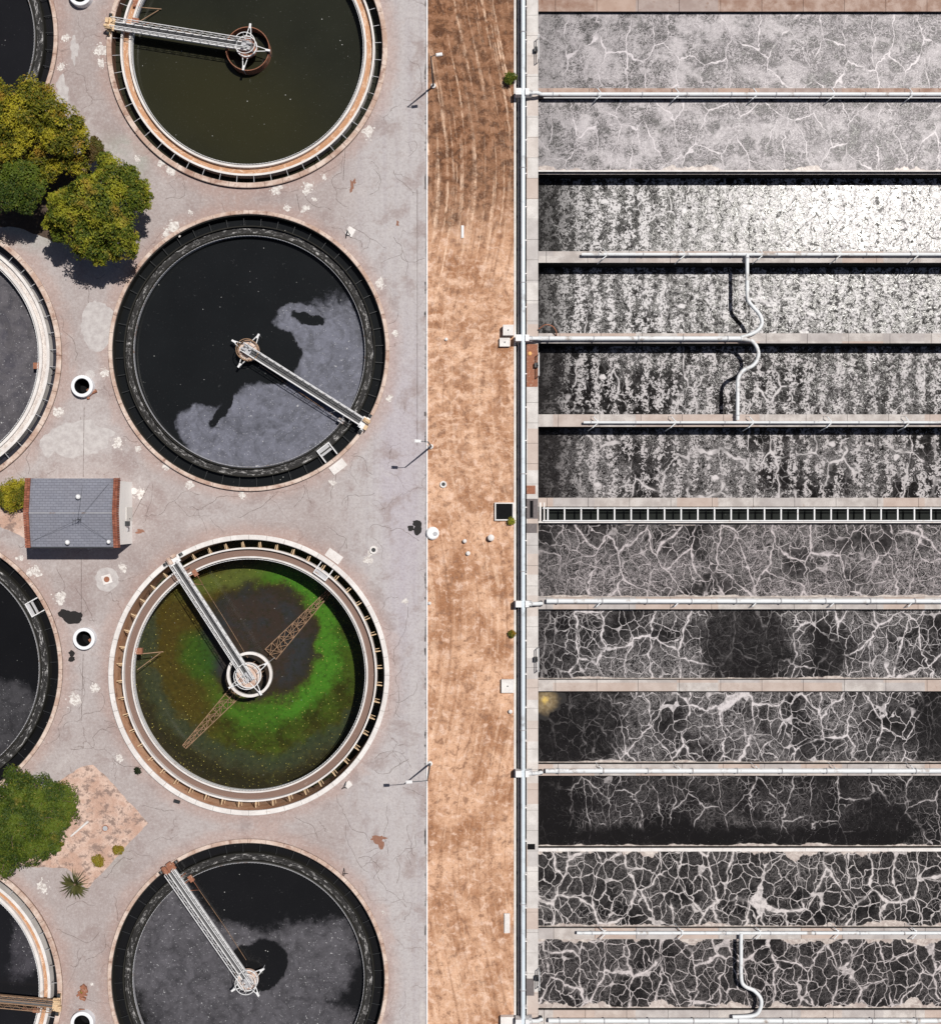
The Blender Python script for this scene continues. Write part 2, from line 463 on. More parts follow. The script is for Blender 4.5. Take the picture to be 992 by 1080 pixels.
    if left:
        lx = n.M('SUBTRACT', n.x, (568-496)*.1)
        lx = n.M('ADD', lx, n.M('MULTIPLY', n.M('SUBTRACT', n.noise(p0, .5, 5, .7), .5), 3.2))
        v = n.M('MULTIPLY', v, n.ss(lx, .6, left_w, 1-left, 1))
    dn = n.M('MULTIPLY', n.M('SUBTRACT', n.noise(p0, .5, 6, .65), .5), 1.5) if dark else 0
    for (px, py, rx, ry, an) in dark:
        e = n.ss(n.M('ADD', n.pell(pw, px, py, rx, ry, an, .7), dn), .2, .85)
        v = n.M('MULTIPLY', v, n.M('SUBTRACT', 1.0, n.M('MULTIPLY', e, n.ss(n.noise(p0, 1.4, 5, .7), .3, .6, 1, .82))))
    # scum caught along the walls
    yt = (540-y0)*.1; yb = (540-y1)*.1
    en = n.M('ADD', n.M('MULTIPLY', n.ss(n.noise(n.scalev(1, .15, 1, off), .30, 4, .6), .42, .68), 1.0), n.M('MULTIPLY', n.M('SUBTRACT', n.noise(p0, 1.2, 4), .5), .5))
    edge = 0.0
    scum = None
    if top:
        d = n.M('SUBTRACT', yt, n.y)
        scum = n.ss(n.M('SUBTRACT', d, n.M('MULTIPLY', en, top)), 0, .10, 1, 0)
    if bot:
        en2 = n.M('ADD', n.M('MULTIPLY', n.ss(n.noise(n.scalev(1, .15, 1, (off[0]+40, 0, 0)), .28, 4, .6), .44, .7), 1.0), n.M('MULTIPLY', n.M('SUBTRACT', n.noise(p0, 1.3, 4), .5), .4))
        d = n.M('SUBTRACT', n.y, yb)
        s2 = n.ss(n.M('SUBTRACT', d, n.M('MULTIPLY', en2, bot)), 0, .10, 1, 0)
        scum = s2 if scum is None else n.M('MAXIMUM', scum, s2)
    c = n.mix(v, water, foam)
    if scum is not None:
        sc = n.mix(n.ss(n.noise(wv, 1.4, 6, .7, 1), .35, .7), (.34,.28,.26), (.66,.60,.56))
        c = n.mix(scum, c, sc)
        v = n.M('MAXIMUM', v, scum)
    # loose white flecks
    fl = n.ss(n.noise(p0, 11, 2, .5), .735, .77)
    c = n.mix(n.M('MULTIPLY', fl, .7), c, (.7,.68,.68))
    n.color(c)
    if matte:
        mt = n.noise(n.V('ADD', wb, (5,77,0)), 2.1, 4, .7, .7)
        mt = n.ss(mt, .50+.12*(1-matte)-.06, .54+.12*(1-matte)-.06)
        e4 = n.vor(n.V('MULTIPLY', wb, (.62,.40,0)), 1.0)
        mt = n.M('MAXIMUM', mt, n.M('MULTIPLY', n.ss(e4, .01, .045, 1, 0), n.ss(n.noise(p0, .5, 3), .38, .56, .1, .9)))
        n.put(n.b.inputs['Specular IOR Level'], n.ss(mt, 0, 1, .5, .04))
        c = n.mix(n.M('MULTIPLY', mt, .75), c, (.035,.033,.034))
    n.rough(n.ss(v, .1, .7, rough_w, rough_f)); n.b.inputs['IOR'].default_value = 1.33
    hgt = n.M('ADD', n.M('MULTIPLY', v, .5), n.M('ADD', n.noise(p0, 3.0, 3, .6, .6), n.M('MULTIPLY', n.noise(p0, .8, 3), 1.5)))
    n.bump(hgt, bumpd)
    return n.m

def pond_mat(name, deep, blobs=(), scum=(.14,.14,.16), amt=.8, flecks=.72, extra=None, holes=(), key=None, scale=1.0, rough_s=.6, fleck_amt=.6, centre=(0,0)):
    """dark still tank water with drifting scum inside warped ellipses (photo plan pixels)"""
    n = NT(name, .12, .5)
    pw = n.V('ADD', n.warp(3.2, .18, 3), n.V('SUBTRACT', n.warp(1.4, .9, 6), n.pos))
    m = 0.0
    for b in blobs:
        e = n.pell(pw, *b)
        m = e if m == 0.0 else n.M('MAXIMUM', m, e)
    for b in holes:
        m = n.M('MULTIPLY', m, n.M('SUBTRACT', 1.0, n.pell(pw, *b)))
    if blobs:
        wz_ = n.noise(n.V('ADD', n.warp(2.4, .5, 5), (3,8,0)), .75, 8, .74, .5)
        m0 = m
        m = n.ss(n.M('ADD', m, n.M('MULTIPLY', n.M('SUBTRACT', wz_, .5), 1.5)), .22, .72)
        streak = n.ss(n.noise(n.warp(3.0, .25, 5), .6, 8, .7, 1.2), .34, .60, .55, 1.0)
        m = n.M('MULTIPLY', n.M('MULTIPLY', m, n.M('MULTIPLY_ADD', m0, .6, .4)), streak)
    if key and blobs:
        C = CEN[key]
        m = n.M('MULTIPLY', m, n.ss(n.V('DISTANCE', n.V('MULTIPLY', n.pos, (1,1,0)), (C.x, C.y, 0)), 12.25, 12.45, 1, 0))
    c = n.mix(n.noise(n.pos, .25, 4), tuple(v*.75 for v in deep), tuple(v*1.25 for v in deep))
    if extra: c = extra(n, pw, c)
    if blobs:
        tex = n.noise(n.warp(2.5, .35, 5), .55, 8, .66, .8)
        tone = n.mix(n.ss(tex, .3, .7), tuple(v*.70 for v in scum), tuple(v*1.22 for v in scum))
        g = n.noise(n.pos, 4.5, 2, .8)
        tone = n.mix(n.ss(g, .5, .8, 0, .35), tone, tuple(min(1, v*1.9) for v in scum))
        c = n.mix(n.M('MULTIPLY', m, amt), c, tone)
    v = n.vor(n.pos, 1.3, 'F1')
    fl = n.M('MULTIPLY', n.ss(v, .075, .04, 1, 0) if False else n.ss(v, .045, .075, 1, 0), n.ss(n.noise(n.pos, .5, 5, .7), .5, .62))
    c = n.mix(n.M('MULTIPLY', fl, fleck_amt), c, (.72,.72,.70))
    v2 = n.noise(n.pos, 7.5, 2, .5)
    c = n.mix(n.M('MULTIPLY', n.ss(v2, .68, .72), n.M('MULTIPLY', n.M('ADD', m, .03) if blobs else .05, .6)), c, (.6,.6,.62))
    v3 = n.noise(n.pos, 3.4, 1, .5)
    c = n.mix(n.M('MULTIPLY', n.ss(v3, .755, .775), n.M('MULTIPLY', n.M('ADD', m, .05) if blobs else .08, .6)), c, (.62,.62,.63))
    n.color(c); n.b.inputs['IOR'].default_value = 1.33
    n.rough(n.M('MULTIPLY_ADD', m if blobs else 0.0, rough_s-.12, .14))
    n.bump(n.noise(n.pos, 2.0, 4), .006)
    return n.m

def leaf_mat(name, dark, mid, tip, warm):
    n = NT(name, .6, .25)
    c = n.mix(n.rnd, dark, mid)
    c = n.mix(n.ss(n.noise(n.pos, .55, 3), .45, .62, 0, .8), c, tip)
    c = n.mix(n.ss(n.noise(n.pos, .42, 4), .58, .70, 0, .75), c, warm)
    c = n.mix(n.M('MULTIPLY', n.ss(n.rnd, .85, 1.0), .6), c, warm)
    n.color(c)
    tr = n.t.nodes.new('ShaderNodeBsdfTranslucent'); n.put(tr.inputs[0], n.mix(.5, c, (.10,.13,.01)))
    mx = n.t.nodes.new('ShaderNodeMixShader'); mx.inputs[0].default_value = .22
    n.t.links.new(n.b.outputs[0], mx.inputs[1]); n.t.links.new(tr.outputs[0], mx.inputs[2])
    n.t.links.new(mx.outputs[0], n.out.inputs[0])
    return n.m
M['bark'] = simple('bark', (.16,.11,.08), .9, .1, var=.4, sc=8)

# ------------------------------------------------------------------ layout (plan pixels of the photo)
TANKS = {   # key: (px, py, water z)
 't1': (260.5, 50, -1.15), 't2': (262.5, 370, -.75), 't3': (262.5, 712, -4.2), 't4': (261.5, 1033, -.75),
 'l0': (-87, 38, -.8), 'l1': (-83, 375, -1.1), 'l2': (-82, 706, -.8), 'l3': (-82, 1045, -1.0)}
CEN = {k: P(v[0], v[1], .3) for k, v in TANKS.items()}
R_OUT = 14.75; R_IN = 14.28

# ---- ground sheets
def sheet_with_holes(name, outer, holes, z, mat, kind='structure'):
    bm = bmesh.new()
    edges = []
    def loop(pts):
        vs = [bm.verts.new((x, y, z)) for x, y in pts]
        for i in range(len(vs)): edges.append(bm.edges.new((vs[i], vs[(i+1) % len(vs)])))
    loop(outer)
    for h in holes: loop(h)
    bmesh.ops.triangle_fill(bm, use_beauty=True, use_dissolve=False, edges=edges, normal=(0,0,1))
    for f in bm.faces:
        if f.normal.z < 0: f.normal_flip()
    me = bpy.data.meshes.new(name); bm.to_mesh(me); bm.free(); me.materials.append(mat)
    o = bpy.data.objects.new(name, me); COL.objects.link(o)
    return tag(o, kind=kind)

def rect(x0, x1, y0, y1): return [(x0,y0),(x1,y0),(x1,y1),(x0,y1)]
def circ(c, r, n=96): return [(c[0]+r*math.cos(2*math.pi*i/n), c[1]+r*math.sin(2*math.pi*i/n)) for i in range(n)]

XK = (449.5-496)*.1      # kerb line between pavement and dirt
XT0 = (543-496)*.1       # trench
XB = (555-496)*.1        # basin block left edge
XE = 70.0                # right end of basins
SITE = (-76, XE+1, -68, 66)
YT = 66; YB = -68
M['dirt'] = dirt_mat()
M['dirt_plain'] = dirt_mat('dirt_plain', False)
M['pave'] = pavement_mat([(CEN[k].x, CEN[k].y) for k in TANKS])
sheet_with_holes('ground', rect(-420, 420, -420, 420), [rect(*SITE)], -.004, M['dirt_plain'])
sheet_with_holes('pavement', rect(SITE[0], XK, YB, YT), [circ(CEN[k], R_OUT-.15) for k in TANKS]+[circ(P(x, y), .9, 32) for x, y in ((89,408),(91,673),(89,1076),(87,-3))], 0, M['pave'])
# dirt strip: a finely divided, gently uneven sheet
random.seed(3)
from mathutils import noise as mn
b = MB(); nx, ny = 18, 268
xs = np.linspace(XK, XT0, nx); ys = np.linspace(YB, YT, ny)
vs = []
for yy in ys:
    for i, xx in enumerate(xs):
        e = min(1, min(xx-XK, XT0-xx)/.8)
        vs.append((xx, yy, e*(.10*mn.noise(Vector((xx*.5, yy*.35, 0)))+.05*mn.noise(Vector((xx*1.6, yy*1.1, 3)))) ))
b.add(vs, [(j*nx+i, j*nx+i+1, (j+1)*nx+i+1, (j+1)*nx+i) for j in range(ny-1) for i in range(nx-1)])
tag(b.build('dirt_strip', M['dirt'], smooth=True), kind='structure')
# kerb between pavement and dirt, in cast lengths
b = MB(); y = YB
while y < YT:
    b.box(XK-.01, XK+.15, y+.01, min(y+3.0, YT)-.01, -.02, .13); y += 3.0
tag(b.build('kerb', M['kerb']), kind='structure')

# ---- planting beds
def bed(pts, name='planting_bed'):
    q = []
    for i in range(len(pts)):
        a = P(*pts[i]); c = P(*pts[(i+1) % len(pts)])
        n = max(2, int((c-a).length/.5))
        for k in range(n):
            p = a.lerp(c, k/n); d = .07
            q.append((p.x+random.uniform(-d,d), p.y+random.uniform(-d,d)))
    return q
bd = NT('bed', .95, .1)
c = bd.mix(bd.ss(bd.noise(bd.warp(1.5,.5), .5, 7, .65), .4, .6), (.50,.33,.26), (.66,.49,.41))
c = bd.mix(bd.ss(bd.noise(bd.pos, 1.0, 7, .75), .48, .60, 0, .85), c, (.22,.155,.135))
c = bd.mix(bd.ss(bd.noise(bd.pos, 6, 4, .8), .56, .72, 0, .7), c, (.22,.14,.10))
bd.color(c); bd.bump(bd.noise(bd.pos, 4, 6, .7), .08)
b = MB()
b.poly(bed([(86,809),(98,806),(113,820),(156,868),(122,905),(92,938),(70,915),(40,915),(-60,905),(-60,838),(40,838)]), .006)
b.poly(bed([(-60,512),(26,512),(27,568),(14,561),(-60,536)]), .006)
tag(b.build('planting_bed', bd.m), kind='structure')
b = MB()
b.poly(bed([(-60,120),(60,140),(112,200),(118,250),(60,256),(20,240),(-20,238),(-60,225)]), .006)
tag(b.build('tree_shade_bed', simple('bed_shade_tone', (.085,.062,.048), .95, .05, var=.5, sc=4, dirt=(.26,.2,.15), dsc=1.3, dth=(.6,.7))), kind='structure')  # bed under the trees, its colour darkened to carry the tree shadows

# ---- marks on the pavement
def blotch(b, px, py, r, z, n=22, jag=.35, sx=1, sy=1):
    c = P(px, py); pts = []
    s = random.uniform(0, 99)
    for i in range(n):
        t = 2*math.pi*i/n
        k = r*.1*(1+jag*mn.noise(Vector((math.cos(t)*1.6+s, math.sin(t)*1.6, s)))*1.6+random.uniform(-.06,.06))
        pts.append((c.x+k*sx*math.cos(t), c.y+k*sy*math.sin(t)))
    b.poly(pts, z)
random.seed(11)
def splash(b, px, py, r, z):
    for _ in range(7):
        a = random.uniform(0, 6.28); d = r*random.uniform(0, .7)
        z += .0004
        blotch(b, px+d*math.cos(a), py+d*math.sin(a), r*random.uniform(.25,.55), z, 16, .6)
    for _ in range(10):
        a = random.uniform(0, 6.28); d = r*random.uniform(.5, 1.3)
        z += .0003
        blotch(b, px+d*math.cos(a), py+d*math.sin(a), r*random.uniform(.05,.14), z, 8, .5)
b = MB()
for i, (px, py, r) in enumerate([(108,52,8),(107,66,5),(145,168,4),(169,172,4),(182,179,8),(184,240,9),(176,246,6),(202,224,3.5),(389,140,7),(292,200,6),(325,198,7),
        (342,187,4),(302,219,4),(321,221,5),(402,299,6),(417,352,4),(410,420,4),(351,510,5),(256,522,5),(110,393,5),(62,434,6),
        (146,473,4),(125,467,7),(176,492,6),(200,510,6),(36,603,8),(62,631,8),(130,598,5),(101,725,6),(78,740,8),(126,800,5),(46,935,7),(95,577,4),
        (428,634,4),(388,590,5),(391,583,3),(332,210,3),(22,588,4),(146,520,6),(70,40,6),(66,70,5),(404,962,1.6),(97,1038,2)]):
    splash(b, px, py, r, .004 + i*.00005)
wm = NT('lime_stain', .9, .1)
wm.color(wm.mix(wm.ss(wm.noise(wm.warp(.4,3), 3.2, 6, .75), .42, .60), (.72,.69,.66), (.44,.39,.37)))
tag(b.build('white_stains', wm.m, fix=False), kind='structure')
b = MB()
blotch(b, 103, 343, 19, .0030, 40, .10, .95, 1.35)
blotch(b, 80, 462, 24, .0032, 50, .35, 1.25, .72)
blotch(b, 56, 470, 12, .0034, 30, .5)
blotch(b, 95, 395, 5.0, .0036, 24, .08)
blotch(b, 113, 611, 12.5, .0032, 40, .05)
blotch(b, 66, 95, 8, .0033, 26, .6, .8, 1.6)
blotch(b, 78, 50, 7, .0034, 26, .6, .6, 2.0)
blotch(b, 446, 1070, 5, .0035, 24, .3, .8, 2.4)
pm = NT('repair_patch', .9, .15)
pm.color(pm.mix(pm.ss(pm.noise(pm.pos, 1.6, 6, .7), .35, .65), (.42,.385,.38), (.53,.50,.49)))
tag(b.build('pale_patches', pm.m, fix=False), kind='structure')
b = MB()
for px, py, r, sx, sy in [(69,648,6,1.2,.9),(77,652,7,1.3,.9),(84,649,3.5,1,1),(76,689,3.3,1,1),(76,695,3.6,1,.9),(433,557,3.5,1,.9),(439,552,4.5,1,.8),(440,559,4.6,.9,1.2),(442,555,4,.7,1.4)]:
    blotch(b, px, py, r, .006+random.uniform(0,.001), 24, .22, sx, sy)
tag(b.build('tar_stains', simple('tar', (.016,.014,.014), .7, .3), fix=False), kind='structure')
b = MB()
for px, py, r, sx, sy in [(371,196,3,.8,1.8),(374,191,2,.7,1.4),(400,888,4,1.0,1.2),(398,884,5,1.3,.5),(419,236,2,.8,1.5),(62,545,3,1,1),(148,560,4,1.4,.5)]:
    blotch(b, px, py, r, .0045+random.uniform(0,.0005), 18, .7, sx, sy)
tag(b.build('rust_stains', simple('rust_mark', (.27,.14,.10), .9, .1, var=.3, sc=5), fix=False), kind='structure')

# cracks and saw-cut joints: thin ribbons lying on the pavement
def in_tank(x, y, m=.15):
    return any((x-CEN[k].x)**2+(y-CEN[k].y)**2 < (R_OUT+m)**2 for k in TANKS)
def ribbon(b, pts, w, z):
    for i in range(len(pts)-1):
        a = Vector((*pts[i], 0)); c = Vector((*pts[i+1], 0)); d = (c-a)
        if d.length < 1e-4: continue
        d.normalize(); s = Vector((-d.y, d.x, 0))*w*random.uniform(.5, 1)
        z += 2e-6
        e = d*.01
        b.add([(a-s-e).xy[:]+(z,), (c-s*.9+e).xy[:]+(z,), (c+s*.9+e).xy[:]+(z,), (a+s-e).xy[:]+(z,)], [(0,1,2,3)])
b = MB(); random.seed(29)
def walk(px, py, ang, ln, w=.021, depth=0, curl=.7):
    x, y, _ = P(px, py); pts = [(x, y)]; a = ang
    for i in range(int(ln/.35)):
        a += random.gauss(0, curl*.6); a = a*.93+ang*.07
        x += .35*math.cos(a); y += .35*math.sin(a)
        if in_tank(x, y) or x > XK-.1 or y > YT-1 or y < YB+1: break
        pts.append((x, y))
        if depth < 2 and random.random() < .045:
            walk(x*10+496, 540-y*10, a+random.choice((-1,1))*random.uniform(.6,1.2), ln*.5, w*.8, depth+1)
    if len(pts) > 1: ribbon(b, pts, w, .0022+random.uniform(0,.0006))
for px, py, an, ln in [(342,700,-80,1),(355,838,-75,9),(365,870,-100,8),(395,812,-50,6),(408,850,-110,7),(400,905,-95,9),(378,905,-30,6),(355,915,-150,4),(311,862,-90,5),
        (395,800,-20,5),(430,870,-95,5),(418,905,-80,4),(322,205,-90,5),(362,165,-95,9),(372,240,-60,6),(370,480,-80,5),(345,530,10,7),(395,520,-120,6),(385,450,-30,5),
        (310,535,20,9),(412,560,15,5),(75,790,-20,8),(120,800,-80,5),(95,720,-85,8),(75,745,-100,6),(110,760,-30,5),(85,700,-90,7),(150,850,-30,5),(170,830,5,5),(140,905,200,6),
        (120,945,-80,8),(100,955,180,5),(60,980,10,7),(110,985,-90,6),(85,1000,-90,4),(100,560,-85,4),(150,545,-5,10),(125,500,-60,6),(85,440,-70,6),(30,500,60,5),(140,300,-100,6),
        (80,380,80,8),(95,330,100,5),(175,210,20,5),(350,240,-20,6),(420,330,-88,9),(430,640,-92,9),(425,700,-85,8),(415,250,-90,7),(438,880,-90,6),(60,600,-60,5),(80,620,-90,6),(20,575,-30,8),
        (130,460,-40,5),(430,60,-92,9),(440,720,-90,5),(425,830,-60,4),(415,180,-70,5),(390,205,-10,5),(345,555,-15,5),(250,545,15,8),(200,535,-10,8)]:
    walk(px, py, R(an), ln*.75)
for k in range(70):
    px = random.uniform(60, 440); py = random.uniform(0, 1075)
    walk(px, py, random.uniform(0, 6.28), random.uniform(1.2, 4), .016, 1, .8)
for x0, y0, x1, y1 in [(89,430,88,503),(86,590,86,650),(88,690,86,760),(313,205,316,222),(364,158,362,190),(140,545,157,512),(440,200,440,470)]:
    a = P(x0, y0); c = P(x1, y1)
    ribbon(b, [tuple(a.lerp(c, t/30).xy) for t in range(31)], .03, .0032)
tag(b.build('pavement_cracks', simple('crack', (.12,.09,.08), .9, .05), fix=False), kind='structure')

# ------------------------------------------------------------------ clarifier tanks
def tex_scum(name, a, b_, thr):
    n = NT(name, .7, .3)
    tc = n.t.nodes.new('ShaderNodeTexCoord')
    sp = n.t.nodes.new('ShaderNodeSeparateXYZ'); n.t.links.new(tc.outputs['Object'], sp.inputs[0])
    cb = n.t.nodes.new('ShaderNodeCombineXYZ')
    n.put(cb.inputs[0], n.M('MULTIPLY', n.M('ARCTAN2', sp.outputs[1], sp.outputs[0]), 12.8))
    n.put(cb.inputs[1], n.M('MULTIPLY', n.V('LENGTH', n.V('MULTIPLY', tc.outputs['Object'], (1,1,0))), 2.6))
    wv = n.V('ADD', cb.outputs[0], n.V('SUBTRACT', n.warp(.7, 1.1, 4), n.pos))
    f = n.noise(wv, 1.25, 8, .78, .4)
    f2 = n.noise(n.pos, 8, 4, .8)
    m = n.M('MULTIPLY', n.ss(f, thr, thr+.10), n.ss(f2, .35, .6, .25, 1))
    n.color(n.mix(m, a, b_)); n.bump(f, .05)
    return n.m
M['grey_scum'] = tex_scum('grey_scum', (.020,.019,.019), (.50,.49,.49), .52)
M['brown_scum'] = tex_scum('brown_scum', (.20,.13,.105), (.52,.44,.40), .60)
M['tan_floor'] = tex_scum('tan_floor', (.46,.25,.14), (.72,.56,.44), .50)
M['pale_floor'] = tex_scum('pale_floor', (.50,.44,.41), (.72,.68,.65), .42)

def green_extra(n, pw, c):
    C = CEN['t3']; cx, cy = C.x+.3, C.y+2.7
    c = n.mix(.9, c, (.022,.020,.011))
    rel = n.V('SUBTRACT', pw, (cx, cy, 0))
    r = n.V('LENGTH', n.V('MULTIPLY', rel, (1,1,0)))
    r = n.M('ADD', r, n.M('MULTIPLY', n.M('SUBTRACT', n.noise(n.warp(1.0, .9, 5), .32, 8, .74), .5), 4.6))
    sp = n.t.nodes.new('ShaderNodeSeparateXYZ'); n.t.links.new(rel, sp.inputs[0])
    right = n.ss(sp.outputs[0], -3.5, 4.0)
    low = n.ss(sp.outputs[1], 2.5, -5.0)
    # olive-brown algae field
    fld = n.M('MULTIPLY', n.ss(r, 5.6, 7.4), n.ss(r, 15.0, 12.6))
    br = n.mix(n.noise(n.pos, .35, 6, .7), (.030,.026,.007), (.085,.058,.011))
    c = n.mix(n.M('MULTIPLY', fld, .95), c, br)
    # centre: brown dark, then bluish ring
    ce = n.ss(r, 7.4, 4.5)
    c = n.mix(n.M('MULTIPLY', ce, .85), c, n.mix(n.ss(n.noise(n.warp(2,.3,4), .3, 5, .6), .4, .6), (.040,.028,.023), (.030,.032,.036)))
    # green field at the bottom and right
    gm = n.M('MULTIPLY', n.M('MULTIPLY', n.M('MULTIPLY', n.M('MAXIMUM', right, low), n.ss(sp.outputs[0], -7.5, -1.5, .08, 1)), n.ss(r, 6.4, 7.8)), n.ss(r, 13.6, 10.0))
    gn = n.mix(n.ss(n.noise(n.warp(2,.4,5), .5, 7, .7), .38, .62), (.026,.030,.006), (.046,.078,.010))
    c = n.mix(gm, c, gn)
    # bright green arc
    arc = n.M('MULTIPLY', n.M('MULTIPLY', n.ss(r, 6.2, 7.4), n.ss(r, 9.8, 8.2)), n.M('MAXIMUM', right, n.M('MULTIPLY', n.M('MULTIPLY', low, n.ss(sp.outputs[0], -8, -2)), .6)))
    c = n.mix(n.M('MULTIPLY', arc, .85), c, (.055,.175,.016))
    # left green patch and blue-green streaks
    lp = n.pell(pw, 198, 700, 17, 30, 20, .5)
    c = n.mix(n.M('MULTIPLY', lp, .75), c, (.030,.085,.010))
    tl = n.pell(pw, 225, 617, 45, 10, 15, .6)
    c = n.mix(n.M('MULTIPLY', tl, .6), c, (.100,.135,.030))
    bl = n.M('MULTIPLY', n.ss(r, 11.0, 12.3), n.ss(r, 14.8, 13))
    c = n.mix(n.M('MULTIPLY', bl, .55), c, (.022,.045,.034))
    fnz = n.noise(n.pos, 2.2, 5, .75)
    c = n.mix(n.ss(fnz, .48, .66, 0, .5), c, (.018,.020,.007))
    c = n.mix(n.M('MULTIPLY', n.ss(fnz, .46, .34), n.M('MULTIPLY', n.ss(r, 6, 8), .35)), c, (.085,.085,.018))
    f6 = n.noise(n.pos, 5.0, 1, .5)
    c = n.mix(n.M('MULTIPLY', n.ss(f6, .70, .74), n.M('MULTIPLY', n.ss(r, 5.5, 7.5), .7)), c, (.42,.38,.10))
    # yellow flecks
    v = n.vor(n.pos, 1.9, 'F1')
    fl = n.M('MULTIPLY', n.ss(v, .07, .11, 1, 0), n.ss(n.noise(n.pos, .3, 3), .42, .56))
    fl = n.M('MULTIPLY', fl, n.ss(r, 5, 7))
    c = n.mix(n.M('MULTIPLY', fl, .8), c, (.50,.46,.12))
    return c
def olive_extra(n, pw, c):
    m = n.pell(pw, 240, 110, 110, 60, -25, .7)
    c = n.mix(n.M('MULTIPLY', m, .7), c, (.030,.028,.012))
    return c
def wash(col, *e):
    def f(n, pw, c):
        for q in e: c = n.mix(n.M('MULTIPLY', n.pell(pw, *q), .8), c, col)
        return c
    return f

WATER = {
 't1': pond_mat('water_olive', (.018,.019,.013), extra=olive_extra, fleck_amt=.75),
 't2': pond_mat('water_scum', (.010,.011,.012), key='t2', blobs=[(285,465,100,62,25,.16),(350,395,56,82,0,.42),(318,338,30,20,-20,.22),(215,450,30,26,0,.22)],
                holes=[(282,375,32,28,-10,.12),(322,334,17,7,-15,.25),(236,425,5,26,-25,.3),(160,400,50,30,0,.3)], scum=(.145,.150,.190), amt=.96),
 't3': pond_mat('water_algae', (.018,.019,.012), extra=green_extra, fleck_amt=.35),
 't4': pond_mat('water_flecked', (.010,.010,.011), key='t4', blobs=[(215,1010,85,110,15,.25),(270,1110,120,70,0,.2),(320,1020,60,45,30,.45),(290,985,40,18,-20,.5)],
                holes=[(272,1022,30,26,30,.12),(240,930,75,40,-35,.3)], scum=(.092,.088,.100), amt=.9, fleck_amt=.85),
 'l0': pond_mat('water_black', (.012,.012,.014)),
 'l1': pond_mat('water_violet', (.03,.03,.04), key='l1', blobs=[(-20,375,72,105,0,.25)], scum=(.105,.098,.108), amt=.9, extra=wash((.03,.03,.05), (-35,375,60,60,0,.4))),
 'l2': pond_mat('water_ink', (.008,.008,.009), key='l2', blobs=[(-20,770,70,62,0,.25)], scum=(.055,.053,.060), amt=.8),
 'l3': pond_mat('water_still', (.012,.012,.014), key='l3', blobs=[(28,990,22,50,-20,.5)], scum=(.075,.07,.085), amt=.6),
}
ARC = {k: ((0, 2*math.pi) if k[0] == 't' else (R(-78), R(78))) for k in TANKS}

TLAB = {
 't1': 'round settling tank of olive water cut by the top edge, with pale rims',
 't2': 'round settling tank holding black water half covered by grey-blue scum',
 't3': 'round settling tank with green algae on low water and orange inner wall',
 't4': 'round settling tank of flecked charcoal water at the bottom edge beside the dirt strip',
 'l0': 'round tank of black water peeking in at the top left corner above the big tree',
 'l1': 'round tank with wide white trough and violet-grey water below the big tree',
 'l2': 'round tank of inky water at the left edge below the grey-roofed building',
 'l3': 'round tank with pale double rim in the bottom left corner crossed by a rusty bridge'}
STY = {  # rim, inner wall, launder wall, launder floor, floor z
 't1': ('pink_concrete','brown_wall','white_concrete','tan_floor',-.45),
 't2': ('pink_concrete','dark_wall','dark_wall','grey_scum',-.35),
 't3': ('white_concrete','tank_tan','white_concrete','brown_scum',-.55),
 't4': ('pink_concrete','dark_wall','dark_wall','grey_scum',-.35),
 'l0': ('pink_concrete','dark_wall','dark_wall','grey_scum',-.12),
 'l1': ('pink_concrete','dark_wall','white_concrete','pale_floor',-.30),
 'l2': ('pink_concrete','dark_wall','dark_wall','grey_scum',-.18),
 'l3': ('pink_concrete','brown_wall','white_concrete','tan_floor',-.40)}

